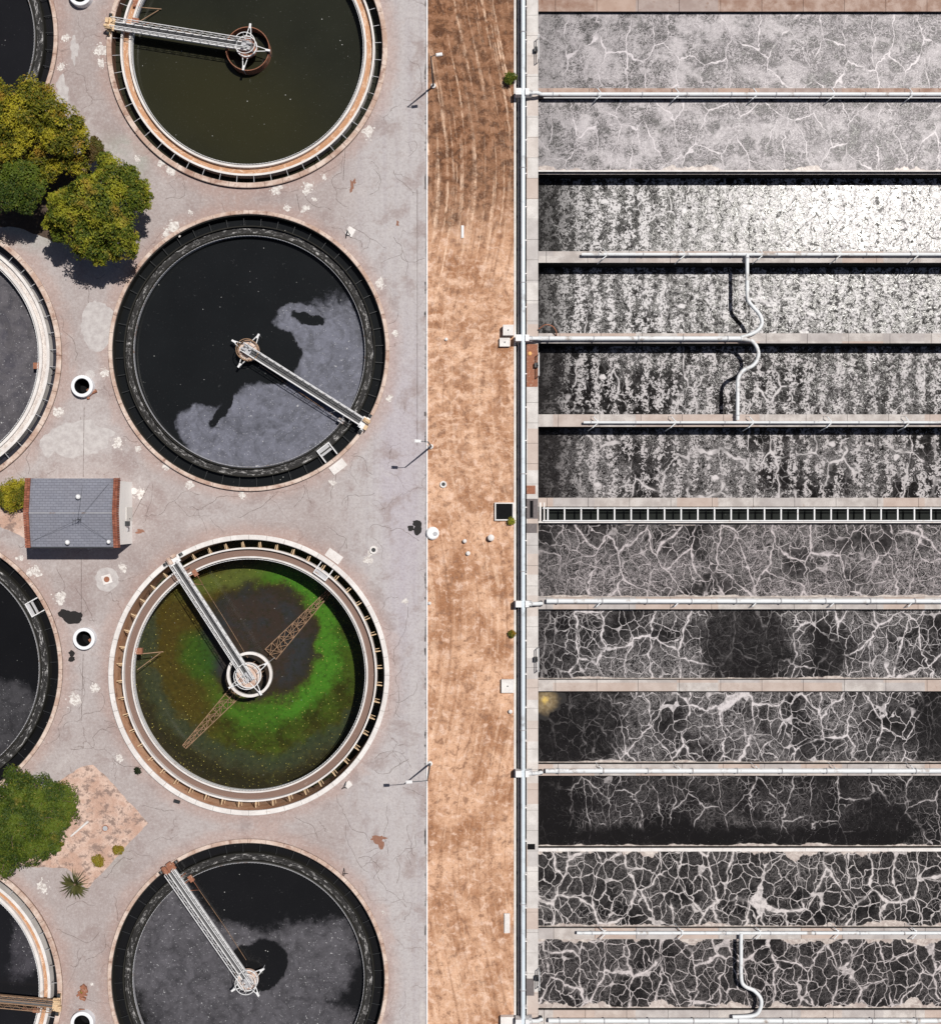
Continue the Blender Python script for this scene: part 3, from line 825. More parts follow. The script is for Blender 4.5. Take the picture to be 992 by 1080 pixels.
def tank(k):
    c = CEN[k]; base = Vector((c.x, c.y, 0)); wz = TANKS[k][2]
    rim, inner, lw, lf, fz = (STY[k][0], STY[k][1], STY[k][2], STY[k][3], STY[k][4])
    dk = lw == 'dark_wall'; ci = 14.40 if dk else R_IN
    a0, a1 = ARC[k]; n = 192
    t = empty('settling_tank', base, TLAB[k], 'settling tank', 'round settling tanks of the sewage works')
    cc = (base.x, base.y)
    MB().lathe([(R_IN, -5.2), (R_OUT-.02, -5.2), (R_OUT-.02, .18), (R_IN, .18)], cc, n).build('wall', M[inner], t, smooth=True)
    # coping: cast segments with open joints
    b = MB(); ns = 48
    for i in range(ns):
        s = 2*math.pi*i/ns; g = .0011
        b.lathe([(ci-.03, .183), (R_OUT+.02, .183), (R_OUT+.02, .36), (R_OUT-.03, .40), (ci+.02, .40), (ci-.03, .36)], cc, 4, s+g, s+2*math.pi/ns-g)
    b.build('coping', M[rim], t)
    # launder: an annular trough hung inside the wall
    ro, ri = (13.25 if dk else 13.42), 12.32; wt = .17 if lw == 'white_concrete' else .12
    if k in ('l1','l3'): wt = .30
    if k == 't1': wt = .22
    dp = -1.0
    ld = MB().lathe([(ri, dp), (ro, dp), (ro, .02), (ro-wt, .02), (ro-wt, fz), (ri+wt, fz), (ri+wt, .0), (ri, .0)], cc, n).build('launder', M[lw], t, smooth=True)
    b = MB(); b.lathe([(ri+wt+.003, fz-.05), (ro-wt-.003, fz-.05), (ro-wt-.003, fz+.03), (ri+wt+.003, fz+.03)], cc, n).build('scum_bed', M[lf], ld, smooth=True)
    # v-notch weir plate just inside the trough, on stand-off
    b = MB(); nn = 240
    for i in range(nn):
        s = 2*math.pi*i/nn; e = 2*math.pi/nn
        p = [(cc[0]+r*math.cos(s+q*e), cc[1]+r*math.sin(s+q*e), z) for r in (ri-.14, ri-.10) for q, z in ((0,-.42),(1,-.42),(1,.06),(.5,-.02),(0,.06))]
        b.add(p, [(0,1,2,3,4),(9,8,7,6,5),(4,3,8,9),(3,2,7,8)])
    b.build('weir_plate', M['white_steel' if lw == 'white_concrete' else 'grey_steel'], t)
    # brackets from wall to launder
    m = MB()
    if k == 't3':
        m.box(base.x+ro, base.x+ro+.62, base.y-.045, base.y+.045, -.10, -.02)
        m.box(base.x+ro, base.x+ro+.07, base.y-.05, base.y+.05, -.9, -.10)
        m.add([(base.x+ro, base.y-.03, -.9),(base.x+ro+.55, base.y-.03, -.14),(base.x+ro+.62, base.y-.03, -.14),(base.x+ro, base.y-.03, -1.0),
               (base.x+ro, base.y+.03, -.9),(base.x+ro+.55, base.y+.03, -.14),(base.x+ro+.62, base.y+.03, -.14),(base.x+ro, base.y+.03, -1.0)],
              [(0,1,2,3),(7,6,5,4),(0,4,5,1),(3,2,6,7),(1,5,6,2)])
        m.box(base.x+ro+.02, base.x+ro+.55, base.y+.22, base.y+.27, -.55, -.47)
        bmat = 'tan_machine'
    else:
        m.box(base.x+ro, base.x+R_IN, base.y-.025, base.y+.025, -.45 if k in ('t2','t4','l0','l2') else -.12, -.40 if k in ('t2','t4','l0','l2') else -.06)
        m.box(base.x+ro, base.x+ro+.05, base.y-.04, base.y+.04, -.8, -.06 if k not in ('t2','t4','l0','l2') else -.41)
        bmat = 'dark_steel' if k in ('t2','t4','l0','l2') else 'grey_steel'
    o = m.build('bracket', M[bmat], t)
    for i in range(48):
        a = 2*math.pi*(i+.37)/48
        if k[0] == 'l' and abs((a+math.pi) % (2*math.pi) - math.pi) > 1.25: continue
        if i == 0: q = o; a_ = a
        else: q = o.copy(); COL.objects.link(q); q.parent = t
        q.rotation_euler = (0, 0, a)
    # water
    w = MB(); w.poly(circ(cc, R_IN+.1, 160), wz)
    tag(w.build('water', WATER[k], base=(base.x, base.y, wz)), kind='structure')
    return t
tanks = {k: tank(k) for k in TANKS}

# scum take-off boxes set across the launder, each with its slab outside
def scum_box(k, ang, slab=True):
    c = CEN[k]; a = R(ang); u = Vector((math.cos(a), math.sin(a), 0)); s = Vector((-u.y, u.x, 0))
    t = tanks[k]; o = Vector((c.x, c.y, 0))
    b = MB()
    for sg in (-1, 1):
        b.obox(o+u*13.55+s*sg*.75, u, 1.75, .10, -.6, .10)
    b.obox(o+u*12.72, s, 1.4, .10, -.6, .08)
    b.build('scum_box', M['white_steel'], t)
    MB().obox(o+u*13.1, s, 1.36, .8, -.2, -.12).build('sluice_plate', M['grey_steel'], t)
    if slab:
        tag(MB().obox(o+u*15.35, s, 1.75, .95, 0, .10).build('concrete_slab', M['white_concrete'], base=o+u*15.35),
            {'t2': 'pale concrete slab against the rim of the scum-covered tank, lower right', 't3': 'pale concrete slab against the white rim of the algae tank, upper right'}[k], 'slab')
scum_box('t2', -52.5); scum_box('t3', 54.5); scum_box('l2', 29, False)

# ------------------------------------------------------------------ scraper bridges
def bridge(k, tip_px, label, ring=None, ringmat='white_steel', rake=False, deck='white_steel', drive='tan_machine', rail_h=1.0, w=.74, dz=.62):
    c = CEN[k]; o = Vector((c.x, c.y, 0)); wz = TANKS[k][2]
    tip = P(tip_px[0], tip_px[1], .9); u = (Vector((tip.x, tip.y, 0))-o).normalized(); s = Vector((-u.y, u.x, 0))
    L = R_IN+.25
    t = empty('scraper_bridge', o, label, 'scraper bridge', 'scraper bridges over the settling tanks')
    def at(a, b, z): return o+u*a+s*b+Vector((0,0,z))
    # deck: two edge beams with open grating between
    b = MB()
    for sg in (-1, 1): b.obox(at(L/2-.4, sg*w/2, 0), u, L+.6, .09, dz-.32, dz)
    b.build('edge_beams', M[deck], t)
    b = MB().obox(at(L/2-.4, 0, 0), u, L+.55, w-.12, dz-.14, dz-.10); x = -.4
    while x < L-.3:
        b.obox(at(x, 0, 0), s, w-.12, .035, dz-.10, dz-.05); x += .11
    b.build('deck_grating', M['deck_grey'], t)
    for sg in (-1, 1):      # lattice handrail trusses
        b = MB(); y = sg*(w/2+.02); n = 16; st = (L+.2)/n
        b.tube([at(-.6, y*1.12, dz+rail_h), at(L-.4, y*1.12, dz+rail_h)], .045, 6)
        b.tube([at(-.6, y*1.06, dz+rail_h*.5), at(L-.4, y*1.06, dz+rail_h*.5)], .025, 5)
        for i in range(n):
            x0 = -.6+i*st*.97
            b.tube([at(x0, y, dz-.02), at(x0, y*1.12, dz+rail_h)], .028, 5)
            b.tube([at(x0, y, dz-.02), at(x0+st*.97, y*1.12, dz+rail_h)], .02, 4)
        b.tube([at(L-.4, y, dz-.02), at(L-.4, y*1.12, dz+rail_h)], .03, 5)
        b.build('handrail', M[deck], t)
    # centre: column, turntable, platform, drive
    MB().lathe([(.02, wz-.5), (.55, wz-.5), (.55, dz-.5), (.02, dz-.5)], o.xy, 24).build('centre_column', M['rust'], t, smooth=True)
    rt = 1.35 if rake else 1.12
    MB().lathe([(.3, dz-.48), (rt, dz-.48), (rt, dz-.36), (.3, dz-.36)], o.xy, 32).build('turntable', M['pink_concrete' if k != 't1' else 'rust'], t, smooth=True)
    b = MB()
    b.lathe([(rt-.09, dz-.2), (rt, dz-.2), (rt, dz+.0), (rt-.09, dz+.0)], o.xy, 32)
    b.lathe([(rt-.06, dz+.85), (rt, dz+.85), (rt, dz+.9), (rt-.06, dz+.9)], o.xy, 32, math.atan2(u.y,u.x)+.5, math.atan2(u.y,u.x)+2*math.pi-.5)
    for i in range(9):
        a = math.atan2(u.y,u.x)+.55+i*(2*math.pi-1.1)/8
        b.tube([(o.x+rt*.97*math.cos(a), o.y+rt*.97*math.sin(a), dz-.1), (o.x+rt*.97*math.cos(a), o.y+rt*.97*math.sin(a), dz+.88)], .03, 5)
    b.build('centre_railing', M['white_steel' if k != 't2' else 'rust_frame'], t)
    b = MB().obox(at(.05, -.15, 0), u, .75, .5, dz-.04, dz+.42).obox(at(-.35, .25, 0), u, .35, .35, dz-.04, dz+.3)
    b.tube([at(.25,.2,dz), at(.25,.2,dz+.75)], .13, 10).tube([at(-.1,-.15,dz+.5), at(-.65,-.15,dz+.5)], .13, 10)
    b.build('drive_motor', M['grey_steel'], t)
    # three V shaped hangers
    hl = 2.35 if ring else 1.95
    for a in (90, 180, 270):
        ca, sa = math.cos(R(a)), math.sin(R(a))
        d = u*ca+s*sa; e = Vector((-d.y, d.x, 0)); b = MB(); zz = Vector((0,0,dz-.25))
        for sg in (-1, 1): b.tube([o+d*.8+e*sg*.32+zz, o+d*hl+e*sg*.04+zz], .05, 6)
        b.obox(o+d*(hl-.12), d, .5, .2, dz-.36, dz-.14)
        b.tube([o+d*hl+zz, o+d*hl+Vector((0,0,wz+.1))], .03, 5)
        b.build('hanger_arm', M['white_steel'], t)
    if ring:
        rr, th = ring
        hz = max(wz+.05, -.35)
        wb_ = min(wz-.2, -.9) if not rake else -.45
        MB().lathe([(rr-th, wb_), (rr, wb_), (rr, hz+.35), (rr-th, hz+.35)], o.xy, 64).build('feed_well', M[ringmat], t, smooth=True)
    # end carriage on the rim
    b = MB().obox(at(14.5, 0, 0), s, 2.3, .34, .42, .66)
    b.obox(at(14.2, 0, 0), s, 1.3, .5, .55, .74)
    b.build('end_carriage', M['white_steel' if k in ('t2','t3') else drive], t)
    for sg in (-1, 1):
        MB().tube([at(14.36, sg*.95, .62), at(14.66, sg*.95, .62)], .22, 14).build('wheel', M['dark_steel'], t)
    b = MB().obox(at(14.45, .35, 0), u, .7, .45, .70, 1.05).obox(at(14.75, -.3, 0), s, .5, .35, .66, .95)
    b.tube([at(14.2, .35, 1.0), at(14.9, .35, 1.12)], .16, 10)
    b.build('carriage_drive', M[drive], t)
    b = MB()     # skimmer box and arm beside the bridge near the launder
    b.obox(at(12.1, -1.05, 0), u, .7, .45, -.1, .18)
    b.tube([at(12.1, -.4, .5), at(12.1, -1.2, .15)], .04, 5).tube([at(11.2, -.4, .5), at(10.6, -1.05, .0), at(12.0, -1.1, .05)], .035, 5)
    b.tube([at(12.9, -.4, .55), at(12.9, -.95, .1)], .04, 5)
    b.build('skimmer', M['rust' if k != 't2' else 'grey_steel'], t)
    b = MB()     # hanging cable to the well
    b.tube([at(11.0, -1.0, -.1), at(6, -.85, max(wz+.1,-.5)), at(1.6, -.7, max(wz+.1,-.5))], .022, 4)
    b.build('stay_cable', M['rust_frame'], t)
    return t, o, u, s

bridge('t1', (118,25), 'rusty white lattice bridge with a ringed centre over the olive tank at the top', (2.32, .07), 'rust', drive='tan_machine')
bridge('t2', (385,447), 'white bridge pointing lower right over the scum-covered black tank', None, drive='tan_machine')
t3 = bridge('t3', (183,592), 'white double-railed bridge with wide white centre ring over the green algae tank', (2.4, .28), 'white_concrete', rake=True, drive='pink_concrete')
bridge('t4', (178,917), 'white bridge with rust red end carriage over the flecked charcoal tank at the bottom', None, drive='rust')
bridge('l3', (62,1061), 'rusty lattice bridge reaching in from the left edge at the bottom left corner', None, deck='rust_frame', drive='tan_machine')
# rake arms of the algae tank, seen because the water is low
t, o, u, s = t3
for sg in (1, -1):
    d = Vector((math.cos(R(47)), math.sin(R(47)), 0))*sg; e = Vector((-d.y, d.x, 0)); b = MB()
    z0 = -3.6 if sg > 0 else -4.05
    n = 9; x0, x1 = 2.3, 11.6
    def q(i, side, z=0): 
        x = x0+(x1-x0)*i/n; w = .80-.55*i/n
        return o+d*x+e*side*w+Vector((0,0,z0+z))
    for side in (-1, 1): b.tube([q(0,side), q(n,side)], .045, 6)
    b.tube([q(0,0,.55), q(n,0,.2)], .035, 6)
    for i in range(n+1):
        b.tube([q(i,-1), q(i,1)], .03, 5)
        if i < n:
            b.tube([q(i,-1 if i%2 else 1), q(i+1, 1 if i%2 else -1)], .028, 5)
            b.tube([q(i,0,.5-.03*i), q(i+1,-1)], .03, 4).tube([q(i,0,.5-.03*i), q(i+1,1)], .03, 4)
    for i in range(1, n, 1):
        m = q(i+.0, 0)
        b.obox(m, e+d*.5, .9, .03, z0-.55, z0-.1)
    b.build('rake_arm', M['rust_frame'], t)
# torque cage below the centre
b = MB()
for i in range(8):
    a = math.pi*i/4; p = Vector((math.cos(a)*1.0, math.sin(a)*1.0, 0)); a2 = a+math.pi/4
    b.tube([o+p+Vector((0,0,-.1)), o+p+Vector((0,0,-3.9))], .05, 5)
    b.tube([o+p+Vector((0,0,-.3)), o+Vector((math.cos(a2), math.sin(a2), 0))+Vector((0,0,-1.6))], .035, 4)
b.build('torque_cage', M['rust_frame'], t)

# skimmer arm fixed in the left of the algae tank
def skim(px, py, label, mat, c):
    base = P(px, py, -.1)
    t = empty('skimmer_trough', base, label, 'skimmer')
    MB().box(base.x-.35, base.x+.4, base.y-.3, base.y+.35, -.5, -.05).build('trough_box', M[mat], t)
    b = MB().tube([base+Vector((0,-.3,-.1)), base+Vector((2.4,-.15,-.9))], .05, 6).tube([base+Vector((-.2,-2.0,-.3)), base+Vector((2.1,-.25,-.9))], .04, 6)
    b.build('arm', M[c], t)
skim(146, 687, 'small rusty skimmer trough with two thin arms at the left inside the algae tank', 'rust', 'rust_frame')
skim(39, 386, 'rust red skimmer box with dark arms on the white trough at the left edge', 'rust', 'dark_steel')
skim(144, 4, 'rusty skimmer float at the top inside the olive tank above its bridge', 'rust', 'rust_frame')

# ------------------------------------------------------------------ aeration basins
YA = lambda py, z=0: (540-py)*.1*(H-z)/H
ROWS = [  # y top, y bottom, water depth
 ('A', 12, 93, .45), ('B', 103.5, 179.5, .45), ('C', 181, 265, 2.45), ('D', 277, 351.5, 2.45), ('E', 362, 437, 2.45), ('F', 450, 525, 2.45),
 ('G', 551.5, 630, .7), ('H', 642.5, 717, .9), ('I', 729, 806, .9), ('J', 818, 894.5, .8), ('K', 898, 979, .55), ('L', 990.5, 1065.5, .6)]
# ground-level pixel edges -> wall tops lie at z=0, so edges map directly
FM = {
 'A': dict(mode='full', base=.80, w1=.034, w2=.03, junc=.3, foam=(.53,.49,.51), seed=1, left=.35, left_w=5, bumpd=.02, rough_w=.3, rough_f=.37, bot=.25),
 'B': dict(mode='full', base=.82, w1=.03, w2=.03, junc=.3, foam=(.54,.50,.52), seed=2, left=.3, left_w=5, bumpd=.02, rough_w=.3, rough_f=.37, bot=.75),
 'C': dict(mode='speck', base=.85, w1=.04, foam=(.60,.58,.59), seed=3, left=.85, left_w=7, bumpd=.012, rough_w=.20, rough_f=.34, matte=.15, junc=0.0, thr=-.02, fine=.3),
 'D': dict(mode='speck', base=.85, w1=.04, foam=(.60,.58,.59), seed=4, left=.8, left_w=5, bumpd=.012, rough_w=.21, rough_f=.36, matte=.5, junc=0.0, thr=-.01, fine=.4),
 'E': dict(mode='speck', base=.75, w1=.045, foam=(.60,.57,.58), seed=5, left=.9, left_w=6, bumpd=.011, rough_w=.15, rough_f=.4, matte=.7, junc=.3, thr=.0, fine=.5),
 'F': dict(mode='speck', base=.75, w1=.06, foam=(.58,.545,.555), seed=6, left=.9, left_w=7, bumpd=.009, rough_w=.12, rough_f=.5, matte=.7, junc=.4, thr=.02, fine=.8),
 'G': dict(base=.10, w1=.038, w2=.042, junc=.7, fine=1.0, gate=(.2,.5), foam=(.52,.47,.48), seed=7, top=.25, bot=.25, left=.5),
 'H': dict(base=.06, w1=.042, w2=.045, junc=.8, fine=.7, gate=(.22,.5), seed=8, dark=[(788,682,50,60,0),(875,695,18,26,0)], left=.6, bot=.25),
 'I': dict(base=.07, w1=.036, w2=.045, fine=.6, gate=(.22,.5), seed=9, dark=[(600,765,60,70,0),(985,765,20,50,0)], left=.5, bot=.2),
 'J': dict(base=.02, w1=.026, w2=.034, fine=.32, gate=(.4,.65), foam=(.40,.37,.375), seed=10, dark=[(575,860,35,60,0),(700,885,120,14,0),(935,870,40,30,0),(800,885,200,12,0)], bot=.3, left=.6),
 'K': dict(base=.04, w1=.055, w2=.06, fine=.30, gate=(.2,.45), foam=(.60,.555,.55), seed=11, top=1.1, bot=.6),
 'L': dict(base=.04, w1=.048, w2=.055, fine=.30, gate=(.2,.45), foam=(.56,.51,.51), seed=12, top=.9, bot=1.1),
}
BX0 = (567.3-496)*.1
for nm, y0, y1, d in ROWS:
    m = foam_mat('foam_'+nm, y0, y1, **FM[nm])
    b = MB().box(BX0-.3, XE, YA(y1)-.3, YA(y0)+.3, -d-.05, -d)
    tag(b.build('water', m, base=((BX0+XE)/2, (YA(y0)+YA(y1))/2, -d)), kind='structure')

def slabs_x(b, x0, x1, ya, yb, z0, z1, ln=4.35, gap=.035, phase=0):
    x = math.floor(x0/ln)*ln + phase
    while x < x1:
        a = max(x0, x+gap/2); c = min(x1, x+ln-gap/2)
        if c-a > .05: b.box(a, c, ya, yb, z0, z1+random.uniform(-.006,.006))
        x += ln

WALLS = [  # y top, y bottom, material, label
 (-8, 12, 'coping_brown', 'wide brown slab-topped wall along the top edge of the aeration basins'),
 (93, 103.5, 'coping_brown', 'brown wall between the first and second pale foamy basins from the top'),
 (179.5, 181, 'white_concrete', 'very thin pale wall with the widest black shadow under it'),
 (265, 277, 'coping', 'divider wall under the brightest glittering basin, brown slab at its left end'),
 (351.5, 362, 'coping', 'divider wall carrying the straight half pipe that ends in the double S bend'),
 (437, 450, 'coping', 'divider wall where the lower end of the double S bend meets the pipe'),
 (525, 534.3, 'coping', 'divider wall just above the ladder-like covered channel'),
 (549.8, 551.5, 'white_concrete', 'thin pale wall just below the ladder-like channel'),
 (630, 642.5, 'coping', 'divider wall with a thick white pipe, second wall below the ladder-like channel'),
 (717, 729, 'coping', 'bare divider wall without pipe, slabs only, above the basin with the yellow stain'),
 (806, 818, 'coping', 'divider wall with white pipe above the darkest basin'),
 (894.5, 898, 'white_concrete', 'narrow pale wall without pipe under the darkest basin'),
 (979, 990.5, 'coping', 'divider wall between the two lowest web-foamed basins'),
 (1065.5, 1090, 'coping', 'divider wall along the bottom edge of the aeration basins')]
random.seed(5)
for i, (y0, y1, mt, lab) in enumerate(WALLS):
    ya, yb = YA(y1), YA(y0)
    base = Vector(((BX0+XE)/2, (ya+yb)/2, -3))
    t = empty('divider_wall', base, lab, 'wall', 'divider walls of the aeration basins')
    ins = .02 if (yb-ya) > .3 else .01
    MB().box(BX0+.0, XE, ya+ins, yb-ins, -3.6, -.13).build('wall_core', M['dark_wall'], t)
    b = MB()
    if yb-ya > .9: slabs_x(b, BX0+.02, XE, ya, yb, -.13, 0, 4.35, .04, random.uniform(-1, 1))
    else: slabs_x(b, BX0+.02, XE, ya, yb, -.13, 0, 8.7, .02, random.uniform(-1, 1))
    b.build('coping', M[mt], t)
# black floor far below so nothing shows through
tag(MB().box(XT0-.3, XE, YA(1200), YA(-120), -4.2, -3.9).build('basin_floor', M['dark_wall']), kind='structure')
# end walkway
base = P(561, 540)
t = empty('end_walkway', base, 'long pale slab walkway running down the left end of all the aeration basins', 'walkway')
b = MB(); y = YB
MB().box(XB+.02, BX0-.003, YB, YT, -3.9, -.13).build('wall_core', M['dark_wall'], t)
k = 0; spec = MB(); spec2 = MB()
while y < YT:
    y2 = min(y+2.15, YT)
    b.box(XB, BX0, y+.015, y2-.015, -.13, random.uniform(-.004,.006)); y += 2.15
b.build('slabs', M['walk'], t)
random.seed(8)
for q in ((XB+.02, BX0-.04, YA(408), YA(363), .012, .03), (XB+.02, BX0-.3, YA(521), YA(512), .012, .03)): MB().box(*q).build('rust_plate', M['rust'], t)
for q in ((XB+.02, BX0-.03, YA(547), YA(526), .012, .05), (XB+.02, BX0-.1, YA(562), YA(552), .012, .04), (XB-.02, XB+.8, YA(1050), YA(1032), .012, .035)): MB().box(*q).build('hatch', M['hatch_grey'], t)
for q in ((XB+.35, XB+.7, YA(546), YA(528), .052, .056), (XB+.1, XB+.9, YA(896), YA(890), .012, .03)): MB().box(*q).build('slot', M['black'], t)
MB().ball((XB+.35, YA(373), .03), .22, 16, 8, .5).build('orange_cap', M['ochre'], t, smooth=True)

# foam stain lump: yellow patch in basin I's corner
b = MB()
pts = []
yc = P(574.5,739.5,-.9)
for i in range(60):
    a = 2*math.pi*i/60; k = 1.9+.35*math.sin(3*a+1)+.2*math.sin(7*a)+.12*math.sin(13*a+2)
    pts.append((max(BX0+.01, yc.x+k*math.cos(a)), min(YA(729)-.02, yc.y+.9*k*math.sin(a))))
st = NT('yellow_scum', .35, .3)
d = st.V('DISTANCE', st.V('MULTIPLY', st.warp(1.3, 1.2, 5), (1,1,0)), (yc.x, yc.y, 0))
c = st.mix(st.ss(d, .12, .55), (.60,.42,.12), (.17,.12,.06))
c = st.mix(st.ss(st.noise(st.pos, 2.5, 6, .75), .45, .62, 0, .6), c, (.30,.24,.15))
st.color(st.mix(st.ss(d, .7, 1.75), c, (.018,.016,.016)))
b.poly(pts, -.895)
tag(b.build('yellow_scum', st.m, base=(yc.x, yc.y, -.895), fix=False), 'yellow brown scum patch floating in the top left corner of a dark basin', 'scum')

# trench between dirt and walkway
tag(MB().box(XT0+.1, XB, YB, YT, -1.45, -1.40).build('trench_floor', M['dark_wall']), kind='structure')
t = empty('trench_wall', P(542.5, 540), 'thin white retaining edge along the dirt strip beside the trench', 'wall')
b = MB(); MB().box(XT0-.02, XT0+.12, YB, YT, -1.4, -.02).build('wall_core', M['dark_wall'], t)
b.box(XT0-.12, XT0+.10, YB, YT, -.02, .06); b.build('coping', M['white_concrete'], t)

def pipe_line(name, pts, r, mat, label, cat='pipe', group=None, flanges=(), n=14):
    pts = [Vector(p) for p in pts]
    base = pts[0].copy()
    t = empty(name, base, label, cat, group)
    MB().tube(pts, r, n).build('pipe_body', mat, t, smooth=True)
    for f, ax in flanges:
        f = Vector(f); ax = Vector(ax).normalized()
        MB().tube([f-ax*.05, f+ax*.05], r*1.28, n).build('flange', M['grey_steel'], t)
    return t

# main headers running along the trench
zp = .95
xm = P(551.3, 540, zp).x
tm = pipe_line('header_pipe', [(xm, YB, zp), (xm, YT, zp)], .235, M['pipe_blue'], 'thick pale blue header pipe running the full height along the trench', 'pipe',
               flanges=[((xm, YA(y), zp), (0,1,0)) for y in (38, 180, 300, 500, 602, 768, 950, 1040)])
for y in range(10, 1080, 35):
    MB().box(xm-.2, XB+.02, YA(y)-.05, YA(y)+.05, .0, zp-.22 if y % 2 else zp-.22).build('pipe_support', M['white_concrete'], tm)
xs_ = P(546.6, 540, .2).x
pipe_line('small_pipe', [(xs_, YB, .2), (xs_, YT, .2)], .07, M['white_steel'], 'thin white pipe in the dark trench left of the thick header', 'pipe')
xd_ = P(548.6, 540, .35).x
pipe_line('dark_pipe', [(xd_, YB, .35), (xd_, YT, .35)], .09, M['pipe_dark'], 'thin navy blue pipe tucked against the thick pale header', 'pipe')

# air pipes on the divider walls
def air_pipe(y, x0, x1, r, label, ticks=True, phase=0, z=.42, up=True, dn=True, feed=True, blue=False):
    yy = P(0, y, z).y; a = P(x0, y, z).x; b_ = XE if x1 is None else P(x1, y, z).x
    t = pipe_line('air_pipe', [(a, yy, z), (b_, yy, z)], r, M['pipe'], label, 'pipe', 'air pipes on the divider walls',
                  flanges=[((P(x, y, z).x, yy, z), (1,0,0)) for x in np.arange(x0+12+phase, min(x1 or 1000, 1000), 47)])
    x = 634+phase
    while ticks and x < min(x1 or 1010, 1010):
        p = P(x, y, z); b = MB()
        if up: b.tube([p+Vector((.1,.0,0)), p+Vector((-.45,.55,.25)), p+Vector((-.75,.75,-.6))], [.055,.05,.045], 6)
        if dn: b.tube([p+Vector((.1,.0,0)), p+Vector((-.55,-.55,.2)), p+Vector((-.95,-.85,-.7))], [.055,.05,.045], 6)
        b.build('drop_pipe', M['pipe'], t)
        sd = MB().box(p.x-.13, p.x+.13, yy-.22, yy+.22, .0, .2); sd.build('pipe_saddle', M['white_concrete'], t)
        x += 82
    return t
air_pipe(99.5, 571, None, .20, 'white air pipe on the brown wall between the two pale foamy basins', phase=0)
air_pipe(268.3, 613, None, .17, 'white air pipe feeding the top of the double S bend', phase=6)
air_pipe(357, 567, 786, .24, 'short thick white air pipe ending at the double S bend', ticks=False)
air_pipe(445.5, 615, None, .14, 'thin white air pipe under the lower end of the double S bend', phase=-4)
air_pipe(634, 576, None, .25, 'thick white air pipe on the second wall below the ladder-like channel', phase=0, up=False)
air_pipe(813, 575, None, .25, 'thick white air pipe on the wall above the darkest basin', phase=2, dn=False)
air_pipe(984, 608, None, .17, 'white air pipe that the single lower S bend branches from', phase=4)
air_pipe(1076.5, 578, None, .24, 'thick white air pipe along the bottom edge of the photo', ticks=False)
# narrow conduit below the first air pipe
pipe_line('conduit', [P(573,103.2,.25), (XE, P(0,103.2,.25).y, .25)], .05, M['white_steel'], 'thin white conduit just below the topmost air pipe', 'pipe')

def spline(pts, n=10):
    pts = [Vector(p) for p in pts]; out = []
    q = [pts[0]]+pts+[pts[-1]]
    for i in range(1, len(q)-2):
        for k in range(n):
            t = k/n; a, b_, c, d = q[i-1], q[i], q[i+1], q[i+2]
            out.append(.5*((2*b_)+(c-a)*t+(2*a-5*b_+4*c-d)*t*t+(3*b_-a-3*c+d)*t**3))
    out.append(pts[-1]); return out
zz = .5
def Z(l): return spline([P(x, y, zz) for x, y in l])
pipe_line('s_bend_pipe', Z([(787.5,268),(787.5,290),(788,314),(793,323),(800,331),(803,340),(799,348),(790,353),(781,356)]), .20, M['pipe'], 'white S-shaped pipe, the upper one of the double bend', 'pipe', 'S-shaped branch pipes',
          flanges=[(P(787.5,272,zz),(0,1,0))], n=12)
pipe_line('s_bend_pipe', Z([(781,357.5),(792,359.5),(798,367),(799,376),(794,385),(783,391),(778,399),(777.5,412),(777.3,443)]), .20, M['pipe'], 'white S-shaped pipe, the lower one of the double bend', 'pipe', 'S-shaped branch pipes',
          flanges=[(P(777.3,438,zz),(0,1,0))], n=12)
pipe_line('s_bend_pipe', Z([(781,984),(781,1005),(781.3,1032),(785,1040),(795,1045),(802,1054),(801,1064),(794,1071),(772,1072.5)]), .20, M['pipe'], 'single white S-shaped pipe crossing the lowest basin', 'pipe', 'S-shaped branch pipes', n=12)

# branches from the header to the air pipes
for y, lab in ((97,'grey valve branch crossing the header pipe beside the green bush'), (356.5,'grey valve branch crossing the header pipe beside two white boxes'),
               (637,'grey valve branch crossing the header pipe below the small trench bush'), (816,'grey valve branch crossing the header pipe at the darkest basin'), (1078,'grey valve branch crossing the header pipe at the bottom edge')):
    z = 1.15; a = P(543.5, y, z); c = P(570, y, z)
    t = empty('valve_branch', P(555, y, 0), lab, 'valve', 'valve branches off the header pipe')
    b = MB().box(a.x, a.x+.62, a.y-.33, a.y+.33, .35, z+.22)
    b.box(xm+.22, xm+.62, a.y-.33, a.y+.33, .35, z+.18)
    b.build('housing', M['white_steel'], t)
    yb = c.y
    MB().tube([(xm, yb, z-.2), (c.x-.3, yb, z-.25), (c.x+.15, yb, .45)], .20, 10).build('branch_pipe', M['pipe'], t, smooth=True)
    b = MB().box(XB+.2, XB+.55, yb-.28, yb+.28, .0, .75); b.tube([(XB+.38, yb, .7), (XB+.38, yb, 1.15)], .05, 6)
    b.lathe([(.17,1.13),(.21,1.13),(.21,1.17),(.17,1.17)], (XB+.38, yb), 16)
    b.build('valve', M['grey_steel'], t)
    MB().tube([(c.x-.02, yb, .35), (c.x+.2, yb, .35)], .3, 12).build('flange', M['dark_steel'], t)

# rusty hose beside the second branch
hp = spline([P(568,347,.3), P(575,342.5,.7), P(582,344,.8), P(586,349,.6), P(586.5,354,.1)])
tag(MB().tube(hp, .07, 8).build('hose', M['rust'], base=hp[0], smooth=True), 'curved rusty hose arching over the basin corner near the short thick air pipe', 'hose')

